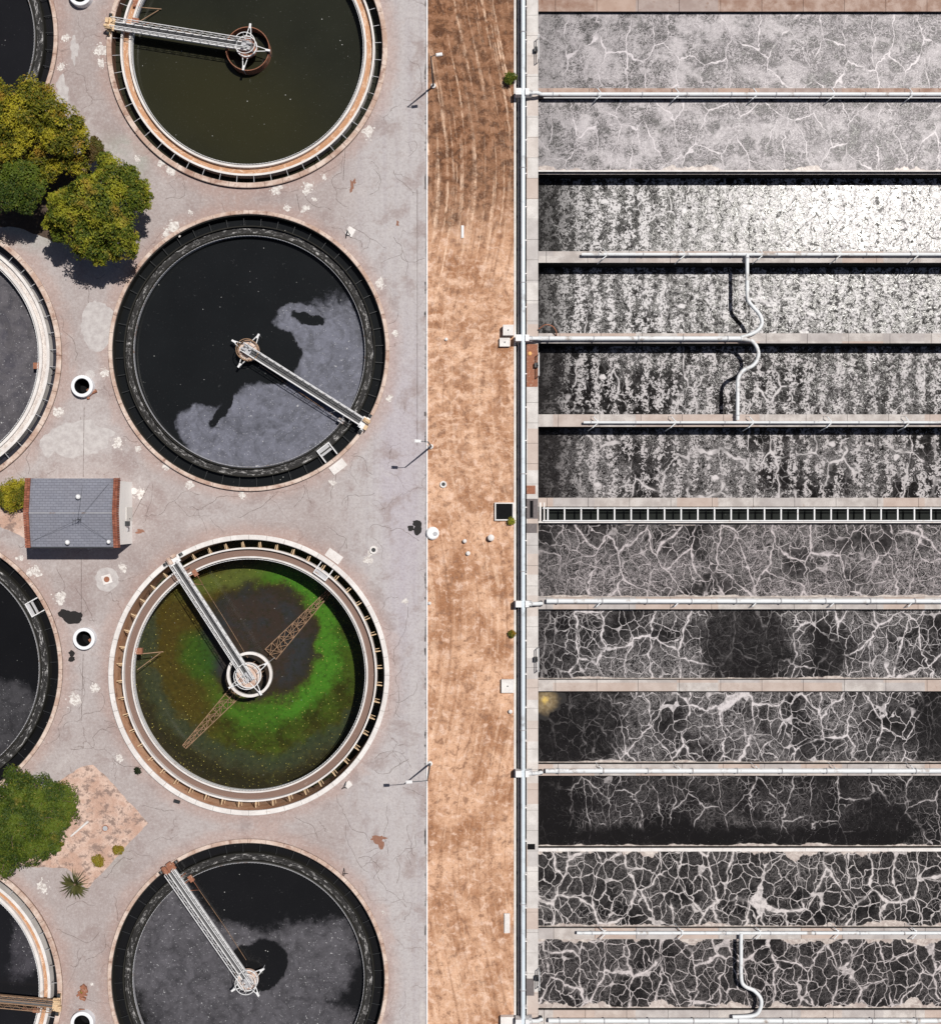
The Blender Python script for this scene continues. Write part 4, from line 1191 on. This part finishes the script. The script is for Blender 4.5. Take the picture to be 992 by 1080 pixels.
# guard rails at gate positions
def guard_rail(x, ya, yb, lab, plate):
    h = 1.05; A = P(x, ya, 0); B = P(x, yb, 0)
    t = empty('guard_rail', P(x, (ya+yb)/2), lab, 'guard rail', 'small guard rails at the basin ends')
    b = MB()
    for z in (h, h*.55): b.tube([(A.x, A.y, z), (A.x, B.y, z)], .045, 6)
    b.build('rails', M['white_steel'], t)
    for y in (A.y, (A.y+B.y)/2, B.y): MB().tube([(A.x, y, 0), (A.x, y, h)], .05, 6).build('post', M['white_steel'], t)
    MB().obox((A.x-.25, (A.y+B.y)/2, 0), (0,1), .5, .35, 0, .5).build('gate_lift', M[plate], t)
guard_rail(567, 41, 66, 'dark gate guard rail at the left end of the topmost basin', 'dark_steel')
guard_rail(567.5, 374, 397, 'guard rail beside the rust brown plate on the walkway', 'dark_steel')
guard_rail(567, 683, 707, 'guard rail casting a slanted frame shadow below the middle of the walkway', 'dark_steel')
guard_rail(568, 1021, 1040, 'guard rail at the left end of the lowest basin', 'dark_steel')

# ladder-like channel
t = empty('covered_channel', Vector(((BX0+XE)/2, YA(542), -2)), 'black channel crossed by evenly spaced white rungs between two rails', 'channel')
for y in (536, 549.2):
    MB().tube([P(572,y,.12), (XE, P(0,y,.12).y, .12)], .075, 6).build('rail', M['white_steel'], t)
r0 = MB().box(P(577.5,0).x-.07, P(577.5,0).x+.07, YA(549.5), YA(535), -.10, .04).build('rung', M['white_steel'], t)
x = 1
while 577.5+17.55*x < 1130 and x < 60:
    q = r0.copy(); COL.objects.link(q); q.parent = t; q.location.x += 1.755*x; x += 1
MB().box(P(568.5,0).x, P(570.5,0).x, YA(549.5), YA(530), -.2, .05).box(P(573,0).x, P(574.3,0).x, YA(549.5), YA(530), -.2, .05).build('end_frame', M['white_concrete'], t)
m = pond_mat('channel_water', (.016,.019,.017))
tag(MB().box(BX0, XE, YA(549.6), YA(534.5), -1.7, -1.6).build('water', m, base=((BX0+XE)/2, YA(542), -1.6)), kind='structure')

# ------------------------------------------------------------------ building
def building():
    x0, x1 = (46.2-496)*.1, (139.6-496)*.1; y0, y1 = YA(575.3), YA(506.5); e = 4.65; rg = 5.15; ym = YA(541)
    t = empty('utility_building', ((x0+x1)/2, (y0+y1)/2, 0), 'small grey-roofed building with brick red gable edges and white end wall', 'building')
    w = MB()
    w.add([(x0+.35,y0+.2,0),(x1,y0+.2,0),(x1,y1-.2,0),(x0+.35,y1-.2,0),(x0+.35,y0+.2,e-.1),(x1,y0+.2,e-.1),(x1,y1-.2,e-.1),(x0+.35,y1-.2,e-.1),(x0+.35,ym,rg-.1),(x1,ym,rg-.1)],
          [(0,1,5,4),(2,3,7,6),(1,2,6,9,5),(3,0,4,8,7),(4,5,9,8),(7,8,9,6)])
    w.build('wall', simple('cream_wall', (.93,.91,.88), .7, .3, var=.02, sc=1, dirt=(.80,.75,.70), dsc=.7, dth=(.62,.8)), t)
    # shingle roof
    n = NT('shingles', .9, .15)
    br = n.t.nodes.new('ShaderNodeTexBrick'); n.put(br.inputs['Vector'], n.pos)
    br.inputs['Scale'].default_value = 1.0; br.inputs['Brick Width'].default_value = .55; br.inputs['Row Height'].default_value = .27
    br.inputs['Mortar Size'].default_value = .022; br.inputs['Mortar Smooth'].default_value = .4
    br.inputs['Color1'].default_value = (.200,.207,.25,1); br.inputs['Color2'].default_value = (.235,.243,.29,1); br.inputs['Mortar'].default_value = (.165,.17,.205,1)
    c = n.mix(n.ss(n.noise(n.pos, .5, 5, .6), .4, .65, 0, .45), br.outputs['Color'], (.20,.20,.235))
    c = n.mix(n.ss(n.noise(n.pos, 5, 4, .8), .5, .75, 0, .35), c, (.34,.35,.38))
    ed = n.ss(n.M('ABSOLUTE', n.M('SUBTRACT', n.x, (x0+x1)/2)), 3.75, 4.3)
    c = n.mix(n.M('MULTIPLY', ed, n.ss(n.noise(n.pos, .9, 4), .4, .6, .1, .5)), c, (.12,.11,.11))
    n.color(c); n.bump(br.outputs['Fac'], -.02)
    b = MB(); T = .1
    a0, a1 = x0+.45, x1-.42
    def slab(ya, za, yb, zb):
        b.add([(a0,ya,za-T),(a1,ya,za-T),(a1,yb,zb-T),(a0,yb,zb-T),(a0,ya,za),(a1,ya,za),(a1,yb,zb),(a0,yb,zb)],[(0,3,2,1),(4,5,6,7),(0,1,5,4),(1,2,6,5),(2,3,7,6),(3,0,4,7)])
    slab(y0-.02, e, ym, rg); slab(ym, rg, y1+.05, e)
    rf = b.build('roof', n.m, t)
    MB().tube([(a0, ym, rg+.0), (a1, ym, rg+.0)], .05, 6).build('ridge_cap', M['grey_steel'], rf)
    # brick gable parapets, each brick course modelled as blocks
    bm_ = NT('brick_edge', .85, .2)
    c = bm_.mix(bm_.rnd, (.20,.065,.040), (.33,.125,.08))
    bm_.color(bm_.mix(bm_.ss(bm_.noise(bm_.pos, 3, 5), .5, .7, 0, .5), c, (.16,.06,.04)))
    for xa, xb in ((x0-.02, x0+.50), (x1-.42, x1+.03)):
        b = MB(); y = y0-.1
        while y < y1+.05:
            ye = min(y+.24, y1+.1); m_ = (y+ye)/2; z = rg-(rg-e)*abs(m_-ym)/(y1-ym)
            b.box(xa, (xa+xb)/2-.01, y+.015, ye-.015, z-.6, z+.16)
            b.box((xa+xb)/2+.01, xb, y+.015, ye-.015, z-.6, z+.16+random.uniform(-.01,.01)); y += .24
        b.build('brick_edge', bm_.m, t)
    # gutters
    MB().tube([(a0, y0-.09, e-.06), (a1, y0-.09, e-.06)], .07, 8).build('gutter', M['dark_steel'], t)
    # turbine vents
    for px, py, r in ((83, 524, .26), (71, 572, .25), (114.5, 571.5, .2)):
        p = P(px, py, 5.2); z = rg-(rg-e)*abs(p.y-ym)/(y1-ym)
        v = MB().tube([(p.x, p.y, z-.1), (p.x, p.y, z+.3)], .12, 12).build('vent', M['grey_steel'], t)
        b = MB()
        for i in range(14):
            a = 2*math.pi*i/14
            q = [(p.x+math.cos(a+d*.25)*r*math.sin(ph), p.y+math.sin(a+d*.25)*r*math.sin(ph), z+.42+r*.8*math.cos(ph)) for d, ph in ((0,.2),(1,.8),(1.3,1.5),(1,2.2),(0,2.8))]
            b.tube(q, .028, 4)
        b.ball((p.x, p.y, z+.42), r*.88, 14, 8, .85)
        b.build('vent_cap', simple('vent_white', (.85,.85,.86), .4, .4), v, smooth=True)
    # aerial with its stays
    p = P(86, 548, 5); z = rg-.1
    b = MB().tube([(p.x, p.y, z), (p.x, p.y, z+1.3)], .03, 6)
    b.tube([(p.x-.45, p.y-.12, z+1.2), (p.x+.45, p.y+.12, z+1.2)], .02, 5)
    for k in range(4): 
        d = -.4+.27*k; b.tube([(p.x+d, p.y+d*.25-.22, z+1.2), (p.x+d, p.y+d*.25+.22, z+1.2)], .015, 4)
    for q in ((a0+.3, y0+.6), (a1-.3, y0+.4), (p.x+.05, y1-.6), (a1-.5, y1-.5)):
        zq = rg-(rg-e)*abs(q[1]-ym)/(y1-ym); b.tube([(p.x, p.y, z+1.0), (q[0], q[1], zq+.02)], .011, 4)
    b.build('aerial', M['dark_steel'], t)
    b = MB().tube([(P(87,0,4.8).x, P(0,523,4.8).y-.5, 4.62), (P(87,0,4.8).x, P(0,523,4.8).y+.5, 4.6)], .03, 5).tube([(P(85,0,4.8).x, P(0,525,4.8).y, 4.7), (P(90,0,4.8).x, P(0,525,4.8).y, 4.7)], .03, 5)
    b.build('roof_bracket', M['dark_steel'], t)
    # door and wall lamp on the white end
    d = MB().box(x1, x1+.04, YA(549), YA(535), .02, 2.1).build('door', simple('door_paint', (.72,.70,.66), .5, .3), t)
    MB().box(x1+.042, x1+.10, YA(547.5), YA(546.5), .95, 1.08).build('handle', M['dark_steel'], d)
    MB().obox((x1+.25, YA(552), 0), (1,0), .5, .5, 2.35, 2.45).tube([(x1, YA(552), 2.2), (x1+.3, YA(552), 2.35)], .04, 6).build('door_hood', M['dark_steel'], t)
    MB().box(x1, x1+.07, YA(560), YA(556.5), 1.1, 1.7).build('switch_box', M['grey_steel'], t)
building()
# small rectangular roof aid: lone white disc beside the end wall
tag(MB().lathe([(.02,0),(.36,0),(.36,.12),(.02,.14)], P(141.5,518).xy, 20).build('round_cover', M['white_concrete'], base=P(141.5,518)), 'small white round cover beside the white end wall of the building', 'cover')

# ------------------------------------------------------------------ street lamps
def lamp(base, arm, label):
    t = empty('street_lamp', base, label, 'street lamp', 'tall lamps along the kerb')
    hgt = 7.6; bx = Vector(base)
    MB().tube([bx, bx+Vector((0,0,hgt))], [.11,.06], 10).build('pole', M['lamp_pole'], t, smooth=True)
    MB().lathe([(.02,0),(.26,0),(.26,.22),(.14,.30),(.02,.30)], bx.xy, 16).build('footing', M['white_concrete'], t)
    ax = Vector((arm[0], arm[1], 0)); n = ax.normalized(); top = bx+Vector((0,0,hgt-.05))
    MB().tube([top, top+ax*.5+Vector((0,0,.22)), top+ax+Vector((0,0,.28))], .035, 6).build('arm', M['lamp_pole'], t)
    h = MB(); c = top+ax+Vector((0,0,.28))
    h.obox(c+n*.28, n, .62, .30, c.z-.07, c.z+.05); h.obox(c+n*.28, n, .5, .22, c.z+.05, c.z+.10)
    h.build('lamp_head', M['white_steel'], t)
M['lamp_pole'] = simple('lamp_pole', (.04,.06,.075), .45, .4, var=.2)
lamp(P(457.0, 91), (.55, .08), 'lamp post at the top of the dirt strip, dark pole leaning up in view')
lamp(P(454.5, 471), (-.75, .05), 'lamp post beside the kerb level with the black-and-grey scum tank')
lamp(P(453.5, 805), (-1.5, -.05), 'lamp post beside the kerb level with the algae tank')

# ------------------------------------------------------------------ small site objects
def standpipe(px, py, r, label, h=.75, extra=None, group='open concrete pipe rings between the tanks'):
    b0 = P(px, py)
    t = empty('pipe_ring', b0, label, 'pipe ring', group)
    MB().lathe([(r*.70, -1.4), (r, -1.4), (r, h-.04), (r-.05, h), (r*.72, h), (r*.70, h-.04)], b0.xy, 40).build('ring', simple('ring_white', (.80,.81,.84), .6, .3, var=.06), t, smooth=True)
    MB().lathe([(r*.66,-1.38),(r*.698,-1.38),(r*.698,h-.10),(r*.66,h-.10)], b0.xy, 40).build('shade_lining', M['black'], t, smooth=True)  # black sleeve added to paint the shade down inside the ring
    MB().poly(circ(b0.xy, r*.71, 30), -1.1).build('dark_water', M['black'], t)
    if extra: extra(t, b0)
def inner(t, b0):
    MB().obox((b0.x+.25, b0.y-.35, 0), (.4,-.6), .45, .3, -1.05, -.6).build('valve_stub', M['rust'], t)
standpipe(89, 408, 1.15, 'white pipe ring with a pale round patch and a rusty bar beside it', extra=inner)
standpipe(91, 673, 1.15, 'white pipe ring between two black tar stains', extra=inner)
standpipe(89, 1076, 1.2, 'white pipe ring cut by the bottom edge near a rusty heap')
standpipe(87, -3, 1.2, 'bluish white pipe ring cut by the top edge', extra=None)
b0 = P(456.3, 562.3)
t = empty('mushroom_vent', b0, 'round white cap with a grey hole standing on the kerb edge', 'vent')
MB().lathe([(.3,0),(.6,0),(.68,.35),(.55,.5),(.02,.52)], b0.xy, 32).build('cap', simple('cap_white', (.86,.86,.87), .5, .3), t, smooth=True)
MB().lathe([(.02,.48),(.24,.48),(.24,.56),(.02,.56)], (b0.x+.28, b0.y-.05), 20).build('hole_cover', M['grey_steel'], t)
def ring_small(px, py, r, lab, hole='dark_steel'):
    c = P(px, py); t = empty('access_ring', c, lab, 'access cover')
    MB().lathe([(r*.55,0),(r,0),(r,.16),(r*.55,.16)], c.xy, 24).build('ring', M['white_concrete'], t)
    MB().lathe([(.01,.0),(r*.53,.0),(r*.53,.08),(.01,.08)], c.xy, 20).build('lid', M[hole], t)
ring_small(467.5, 510.8, .36, 'small white ring with dark lid in the dirt below the middle lamp')
ring_small(394, 580, .42, 'small white ring with dark lid on the pavement above the algae tank')
def stub(px, py, r, h, lab, m='white_concrete'):
    c = P(px, py)
    t = empty('marker_post', c, lab, 'marker post', 'small white markers on the dirt strip')
    MB().tube([c, c+Vector((0,0,h))], r*.6, 12).build('post', M[m], t); MB().ball((c.x, c.y, h), r, 14, 8, .5).build('cap', M[m], t, smooth=True)
stub(490, 570.5, .22, .4, 'upper white marker of the close pair on the dirt strip')
stub(493.5, 583.5, .24, .3, 'lower white marker of the close pair on the dirt strip')
stub(517.5, 567, .36, .6, 'white ball-topped marker near the black pit in the dirt')
stub(453, 636, .18, .2, 'tiny white marker against the kerb beside the algae tank')
stub(538, 750, .22, .3, 'small white marker against the trench wall in the lower dirt strip')
stub(470.5, 358, .18, .2, 'small white marker in the upper middle of the dirt strip')
# square manhole in its round patch
c = P(113, 611); t = empty('manhole', c, 'white diamond-set square slab with a round brown manhole lid below the building', 'manhole')
MB().obox(c, (.8,.25), 1.0, .95, 0, .06).build('frame', M['white_concrete'], t)
MB().lathe([(.01,.06),(.30,.06),(.30,.10),(.01,.10)], c.xy, 24).build('lid', M['rust'], t)
c = P(111.3, 873.5); t = empty('manhole', c, 'small round grey manhole lid in the triangular dirt bed', 'manhole')
MB().lathe([(.01,.0),(.27,.0),(.27,.08),(.01,.08)], c.xy, 24).build('lid', M['grey_steel'], t)
MB().lathe([(.28,.0),(.34,.0),(.34,.10),(.28,.10)], c.xy, 24).build('frame', M['rust'], t)
a, c = P(75,882,.15), P(93,866.5,.25)
tag(MB().tube([a, c], [.10,.13], 10).build('fallen_post', M['white_concrete'], base=a), 'white post lying slanted on the triangular dirt bed', 'post')
# rusty wrench-like bar near the first ring
b = MB().tube([P(94,417,.1), P(97,414.5,.14), P(102,412,.12)], [.17,.14,.2], 8).tube([P(93,418,.1), P(93.5,421,.1)], [.14,.18], 8)
tag(b.build('rusty_bar', M['rust'], base=P(97,415)), 'short rusty valve bar lying below the ring with the pale patch', 'bar')
# rusty heap
random.seed(4); b = MB()
for i in range(26):
    p = P(87+random.gauss(0,2.6), 1047+random.gauss(0,5), 0)
    b.obox(p, (random.uniform(-1,1), random.uniform(-1,1)), random.uniform(.2,.7), random.uniform(.1,.3), random.uniform(0,.1), random.uniform(.12,.35))
tag(b.build('scrap_heap', M['rust'], base=P(87,1047)), 'heap of rusty scrap above the pipe ring at the bottom edge', 'scrap')
# white wedge with stake and folding frames
def frame_stand(px, py, ang, lab, pad=True, ps=(.9,.8)):
    c = P(px, py); t = empty('hatch_stand', c, lab, 'hatch')
    u = Vector((math.cos(R(ang)), math.sin(R(ang)), 0)); s = Vector((-u.y, u.x, 0))
    b = MB().tube([c-u*.5, c+u*.1+Vector((0,0,.8)), c+u*.35+s*.3], .045, 6).tube([c-s*.3, c+u*.1+Vector((0,0,.8))], .04, 6)
    b.build('frame', M['dark_steel'], t)
    if pad: MB().obox(c+u*.35-s*.1, u, ps[0], ps[1], 0, .08).build('pad', M['white_concrete'], t)
frame_stand(367, 247, 60, 'white pad with a thin dark stake at the upper right rim of the scum-covered tank')
frame_stand(364, 829, 40, 'white wedge pad with dark frame at the lower right rim of the algae tank', ps=(.7,.6))
frame_stand(364, 920, 65, 'dark A-shaped frame on the rim of the flecked tank near the bottom', False)
# debris near the kerb side of the algae tank
tag(MB().obox(P(187,845), (.9,-.25), .65, .3, 0, .25).tube([P(184,844,.25), P(190,846,.25)], .12, 6).build('valve_cover', M['dark_steel'], base=P(187,845)), 'small dark lump on the pavement below the algae tank rim', 'cover')
# objects by the trench
def box_open(x0, x1, y0, y1, lab, h=.45, m='white_concrete', pit=True, name='concrete_pit'):
    a = P(x0, y1); c = P(x1, y0); t = empty(name, P((x0+x1)/2, (y0+y1)/2), lab, 'pit' if pit else 'box'); w = .13
    b = MB().box(a.x, c.x, c.y-w, c.y, 0, h).box(a.x, c.x, a.y, a.y+w, 0, h).box(a.x, a.x+w, a.y+w, c.y-w, 0, h).box(c.x-w, c.x, a.y+w, c.y-w, 0, h)
    b.build('wall', M[m], t)
    if pit: MB().box(a.x+w, c.x-w, a.y+w, c.y-w, .01, .03).build('pit_floor', M['black'], t)
    else:
        MB().box(a.x+w, c.x-w, a.y+w, c.y-w, .0, h-.03).build('lid', M[m], t)
        MB().lathe([(.01,h-.03),(.07,h-.03),(.07,h+.03),(.01,h+.03)], ((a.x+c.x)/2,(a.y+c.y)/2), 10).build('lifting_eye', M['dark_steel'], t)
box_open(521.5, 541.5, 530, 549, 'square pit with white rim and black inside against the trench in mid strip', .3)
box_open(528.5, 541.5, 716, 730, 'pale concrete box with a lifting eye against the trench below the middle', .45, pit=False, name='concrete_box')
box_open(530, 541, 344, 355, 'upper of two white boxes beside the trench at the short thick air pipe', .9, pit=False, name='concrete_box')
box_open(526.5, 537.5, 357, 366, 'lower of two white boxes beside the trench, nearer the dirt', .45, pit=False, name='concrete_box')
box_open(527.5, 541.5, 1070, 1090, 'concrete box cut by the bottom edge beside the trench', .6, pit=False, name='concrete_box')
tag(MB().box(P(531.5,0).x, P(537.5,0).x, YA(983.5), YA(963), 0, .15).box(P(532.2,0).x, P(536.8,0).x, YA(982.5), YA(964), .15, .19).build('concrete_slab', M['white_concrete'], base=P(534.5,973)), 'white rectangular slab lying on the dirt beside the trench near the bottom', 'slab')
b = MB().box(P(486.3,0).x, P(489,0).x, YA(251), YA(238), 0, .1).box(P(487,0).x, P(488.3,0).x, YA(250), YA(239), .1, .14)
tag(b.build('grate', M['white_steel'], base=P(487.7,245)), 'thin pale grate lying on the upper dirt strip', 'grate')

# ------------------------------------------------------------------ vegetation
def leaves(lobes, count, size, seed, flat=.75, shell=.62):
    """many small leaf faces spread over the outer volume of overlapping lobes"""
    rng = np.random.default_rng(seed)
    L = np.array([[*c, r] for c, r in lobes], float)
    wts = L[:, 3]**2; wts /= wts.sum()
    idx = rng.choice(len(L), count, p=wts)
    d = rng.normal(size=(count, 3)); d /= np.linalg.norm(d, axis=1)[:, None]
    d[:, 2] = np.where(d[:, 2] < -.25, -d[:, 2], d[:, 2])
    # lumpy clusters: pull directions toward random cluster directions
    ncl = 80
    cl = rng.normal(size=(len(L), ncl, 3)); cl /= np.linalg.norm(cl, axis=2)[:, :, None]
    cl[:, :, 2] = np.where(cl[:, :, 2] < -.2, -cl[:, :, 2], cl[:, :, 2])
    ci = rng.integers(0, ncl, count)
    cd = cl[idx, ci]
    k = rng.uniform(.74, 1.0, count)[:, None]
    d = d*(1-k)*.9 + cd*k; d += rng.normal(scale=.13, size=d.shape)
    dn = d/np.linalg.norm(d, axis=1)[:, None]
    clr = (.45+.92*rng.uniform(0, 1, (len(L), ncl)))[idx, ci]
    rad = L[idx, 3]*clr*(shell+(1-shell)*rng.uniform(0, 1, count)**.45)
    c = L[idx, :3] + dn*rad[:, None]*np.array([1, 1, flat])
    # leaf quads facing roughly outward and up, with scatter
    nrm = dn*.7 + np.array([0, 0, .6]) + rng.normal(scale=.55, size=(count, 3)); nrm /= np.linalg.norm(nrm, axis=1)[:, None]
    t = np.cross(nrm, rng.normal(size=(count, 3))); t /= np.linalg.norm(t, axis=1)[:, None]
    b = np.cross(nrm, t)
    s = (size*rng.uniform(.5, 1.25, count))[:, None]
    v = np.stack([c-t*s, c-b*s*.42+nrm*s*.12, c+t*s, c+b*s*.42+nrm*s*.12], 1).reshape(-1, 3)
    return v
def leaf_obj(name, v, mat, parent=None, base=None):
    off = np.array(parent_world(parent) if parent is not None else base)
    n = len(v)//4
    me = bpy.data.meshes.new(name)
    me.vertices.add(n*4); me.vertices.foreach_set('co', (v-off).astype(np.float32).ravel())
    me.loops.add(n*4); me.loops.foreach_set('vertex_index', np.arange(n*4, dtype=np.int32))
    me.polygons.add(n); me.polygons.foreach_set('loop_start', np.arange(0, n*4, 4, dtype=np.int32))
    me.polygons.foreach_set('loop_total', np.full(n, 4, np.int32))
    me.update(); me.materials.append(mat)
    o = bpy.data.objects.new(name, me); COL.objects.link(o)
    if parent is not None: o.parent = parent
    else: o.location = off
    return o
def tree(lobes, label, mat, count, size, seed, trunk_at, hz, flat=.75):
    """lobes: (px, py, z, r px) as the photo shows them at height z"""
    base = Vector((trunk_at[0], trunk_at[1], 0))
    t = empty('broadleaf_tree', base, label, 'tree')
    rq = random.Random(seed+50); ex = []
    for px, py, z, r in lobes:
        for k in range(4):
            a = rq.uniform(0, 6.28); d = r*rq.uniform(.6, 1.0)
            ex.append((px+d*math.cos(a), py+d*math.sin(a), z+rq.uniform(-.9, .5)-.2, r*rq.uniform(.28, .5)))
    L = [(P(px, py, z), r*.1*.94) for px, py, z, r in lobes]
    Lx = [(P(px, py, z), r*.1) for px, py, z, r in ex]
    fork = base+Vector((0,0,hz*.38))
    MB().tube([base, base+Vector((.08,.05,hz*.2)), fork], [.34,.28,.22], 10).build('trunk', M['bark'], t, smooth=True)
    b = MB(); rr = random.Random(seed)
    for c, r in L:
        mid = fork.lerp(c, .5)+Vector((rr.uniform(-.3,.3), rr.uniform(-.3,.3), -.2))
        b.tube([fork-Vector((0,0,.2)), mid, c], [.15,.10,.05], 6)
        for k in range(6):
            a = rr.uniform(0, 6.28); e = c+Vector((math.cos(a)*r*.85, math.sin(a)*r*.85, rr.uniform(-.1,.5)*r))
            b.tube([mid.lerp(c,.6), c.lerp(e,.6)+Vector((0,0,.1)), e], [.06,.04,.02], 5)
    b.build('limbs', M['bark'], t)
    leaf_obj('crown', leaves(L+Lx, int(count*1.25), size, seed, flat), mat, t)
    return t
G1 = leaf_mat('leaves_yellow_green', (.045,.060,.008), (.20,.20,.014), (.44,.38,.026), (.42,.22,.03))
G2 = leaf_mat('leaves_green', (.035,.060,.008), (.15,.19,.015), (.36,.35,.026), (.38,.25,.04))
G3 = leaf_mat('leaves_deep', (.022,.045,.007), (.075,.115,.012), (.12,.165,.016), (.22,.17,.028))
tree([(36,100,7,17),(18,118,7,22),(-10,110,7,22),(37,131,6,13),(46,140,5.6,11),(52,116,6.5,15),(68,128,6.5,15),(74,150,6,16),(58,148,6.2,14),(20,140,6.3,16),(-12,150,6,20),(12,156,6,14),(84,140,5.5,9),(40,166,4.5,12),(66,172,4.3,11),(84,176,4.6,11),(52,182,4.4,10)],
     'yellow-green tree with orange tips at the top left, upper one of the big cluster', G1, 42000, .15, 1, P(34,140).xy, 8)
tree([(118,190,6.5,20),(138,208,6,17),(100,214,7,24),(76,222,6.5,20),(122,236,6,20),(92,250,5.6,20),(128,258,5,15),(64,214,5.5,12),(150,212,5.2,10),(112,172,5,9),(136,186,5.8,10),(108,266,4.6,13),(62,240,5,12)],
     'broad green tree at the right of the big cluster, with a pale yellow clump', G2, 52000, .15, 2, P(112,206).xy, 8)
tree([(22,188,6,17),(36,200,5.8,13),(8,204,6,17),(28,212,5.4,12),(-14,195,6,20)],
     'rounder dark green tree at the left edge of the big cluster', G3, 22000, .14, 3, P(30,196).xy, 7)
tree([(95,162,3.5,9),(104,156,3.4,7),(100,150,3.2,5)], 'small reddish brown bush-like tree squeezed between the two larger crowns',
     leaf_mat('leaves_brown', (.06,.045,.015), (.13,.085,.025), (.11,.12,.02), (.22,.10,.035)), 6000, .12, 4, P(102,160).xy, 4)
tree([(18,838,4.6,22),(42,838,4.6,20),(62,842,4.4,18),(70,856,4.0,14),(40,862,5,24),(12,872,5,26),(55,872,4.4,18),(30,895,4.4,20),(8,900,4.2,18),(-15,870,5,28),(48,890,4.0,12)],
     'dense deep green tree beside the triangular dirt bed', G3, 60000, .135, 5, P(40,862).xy, 5.5, .6)
def shrub(px, py, r, h, label, mat, n, seed, size=.09, lob=5):
    rr = random.Random(seed); base = P(px, py)
    t = empty('shrub', base, label, 'shrub')
    L = []
    for i in range(lob):
        a = rr.uniform(0, 6.28); d = r*.45*rr.uniform(.2,1)
        L.append((base+Vector((math.cos(a)*d, math.sin(a)*d, h*.55*rr.uniform(.8,1.2))), r*rr.uniform(.45,.65)))
    b = MB()
    for c, q in L: b.tube([base, base.lerp(c,.5)+Vector((.03,.02,.05)), c], [.05,.035,.02], 5)
    b.build('stems', M['bark'], t)
    leaf_obj('foliage', leaves(L, n, size, seed, .8), mat, t)
shrub(24, 521, 1.9, 1.8, 'orange and green shrub against the left side of the building', G1, 9000, 6, .11, 9)
shrub(12, 528, 1.5, 1.6, 'low shrub at the left edge beside the building, nearer the dirt bed', G1, 6000, 16, .11, 6)
shrub(539, 84, .85, 1.0, 'bright green bush on the trench wall near the top', G2, 2600, 7)
shrub(538.5, 550, .5, .6, 'tiny green weed bush below the black pit by the trench', G2, 900, 8)
shrub(540, 668, .5, .7, 'small yellow-green bush against the trench wall below the middle', G1, 900, 9)
yel = leaf_mat('leaves_mustard', (.16,.11,.012), (.30,.21,.02), (.26,.24,.03), (.36,.22,.03))
shrub(106, 906, .85, .6, 'mustard yellow bush in the triangular bed, the left one of two', yel, 2200, 10)
shrub(126, 895, .65, .6, 'mustard yellow bush near the right edge of the triangular bed', yel, 1800, 11)
shrub(65.5, 889.5, .35, .4, 'tiny round olive tuft in the triangular dirt bed', G1, 500, 12, .07, 3)
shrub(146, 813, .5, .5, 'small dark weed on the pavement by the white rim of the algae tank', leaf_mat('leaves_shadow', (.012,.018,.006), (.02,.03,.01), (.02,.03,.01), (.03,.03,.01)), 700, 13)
shrub(86, 1046, .25, .3, 'small weed sprouting from the rusty scrap heap', G1, 200, 14, .07, 2)
# rosette plant with long blades
def rosette(px, py, r, label, seed):
    rr = random.Random(seed); base = P(px, py); t = empty('rosette_plant', base, label, 'plant')
    b = MB()
    for i in range(95):
        a = rr.uniform(0, 6.28); ln = r*rr.uniform(.45, 1.05); up = rr.uniform(.15, .9)
        d = Vector((math.cos(a), math.sin(a), 0)); s = Vector((-d.y, d.x, 0)); w = rr.uniform(.05,.10)
        p0 = base+Vector((0,0,.15)); p1 = base+d*ln*.5+Vector((0,0,.15+up*ln*.5)); p2 = base+d*ln+Vector((0,0,.1+up*ln*.35))
        b.add([p0-s*w*.5, p0+s*w*.5, p1+s*w, p1-s*w, p2], [(0,1,2,3),(3,2,4)])
    b.build('blades', leaf_mat('blades_olive', (.035,.038,.014), (.085,.085,.026), (.10,.10,.03), (.15,.12,.05)), t, fix=False)
    MB().tube([base, base+Vector((0,0,.35))], [.16,.1], 8).build('stump', M['bark'], t)
rosette(80, 932, 1.75, 'spiky olive rosette plant at the lower corner of the triangular bed', 15)
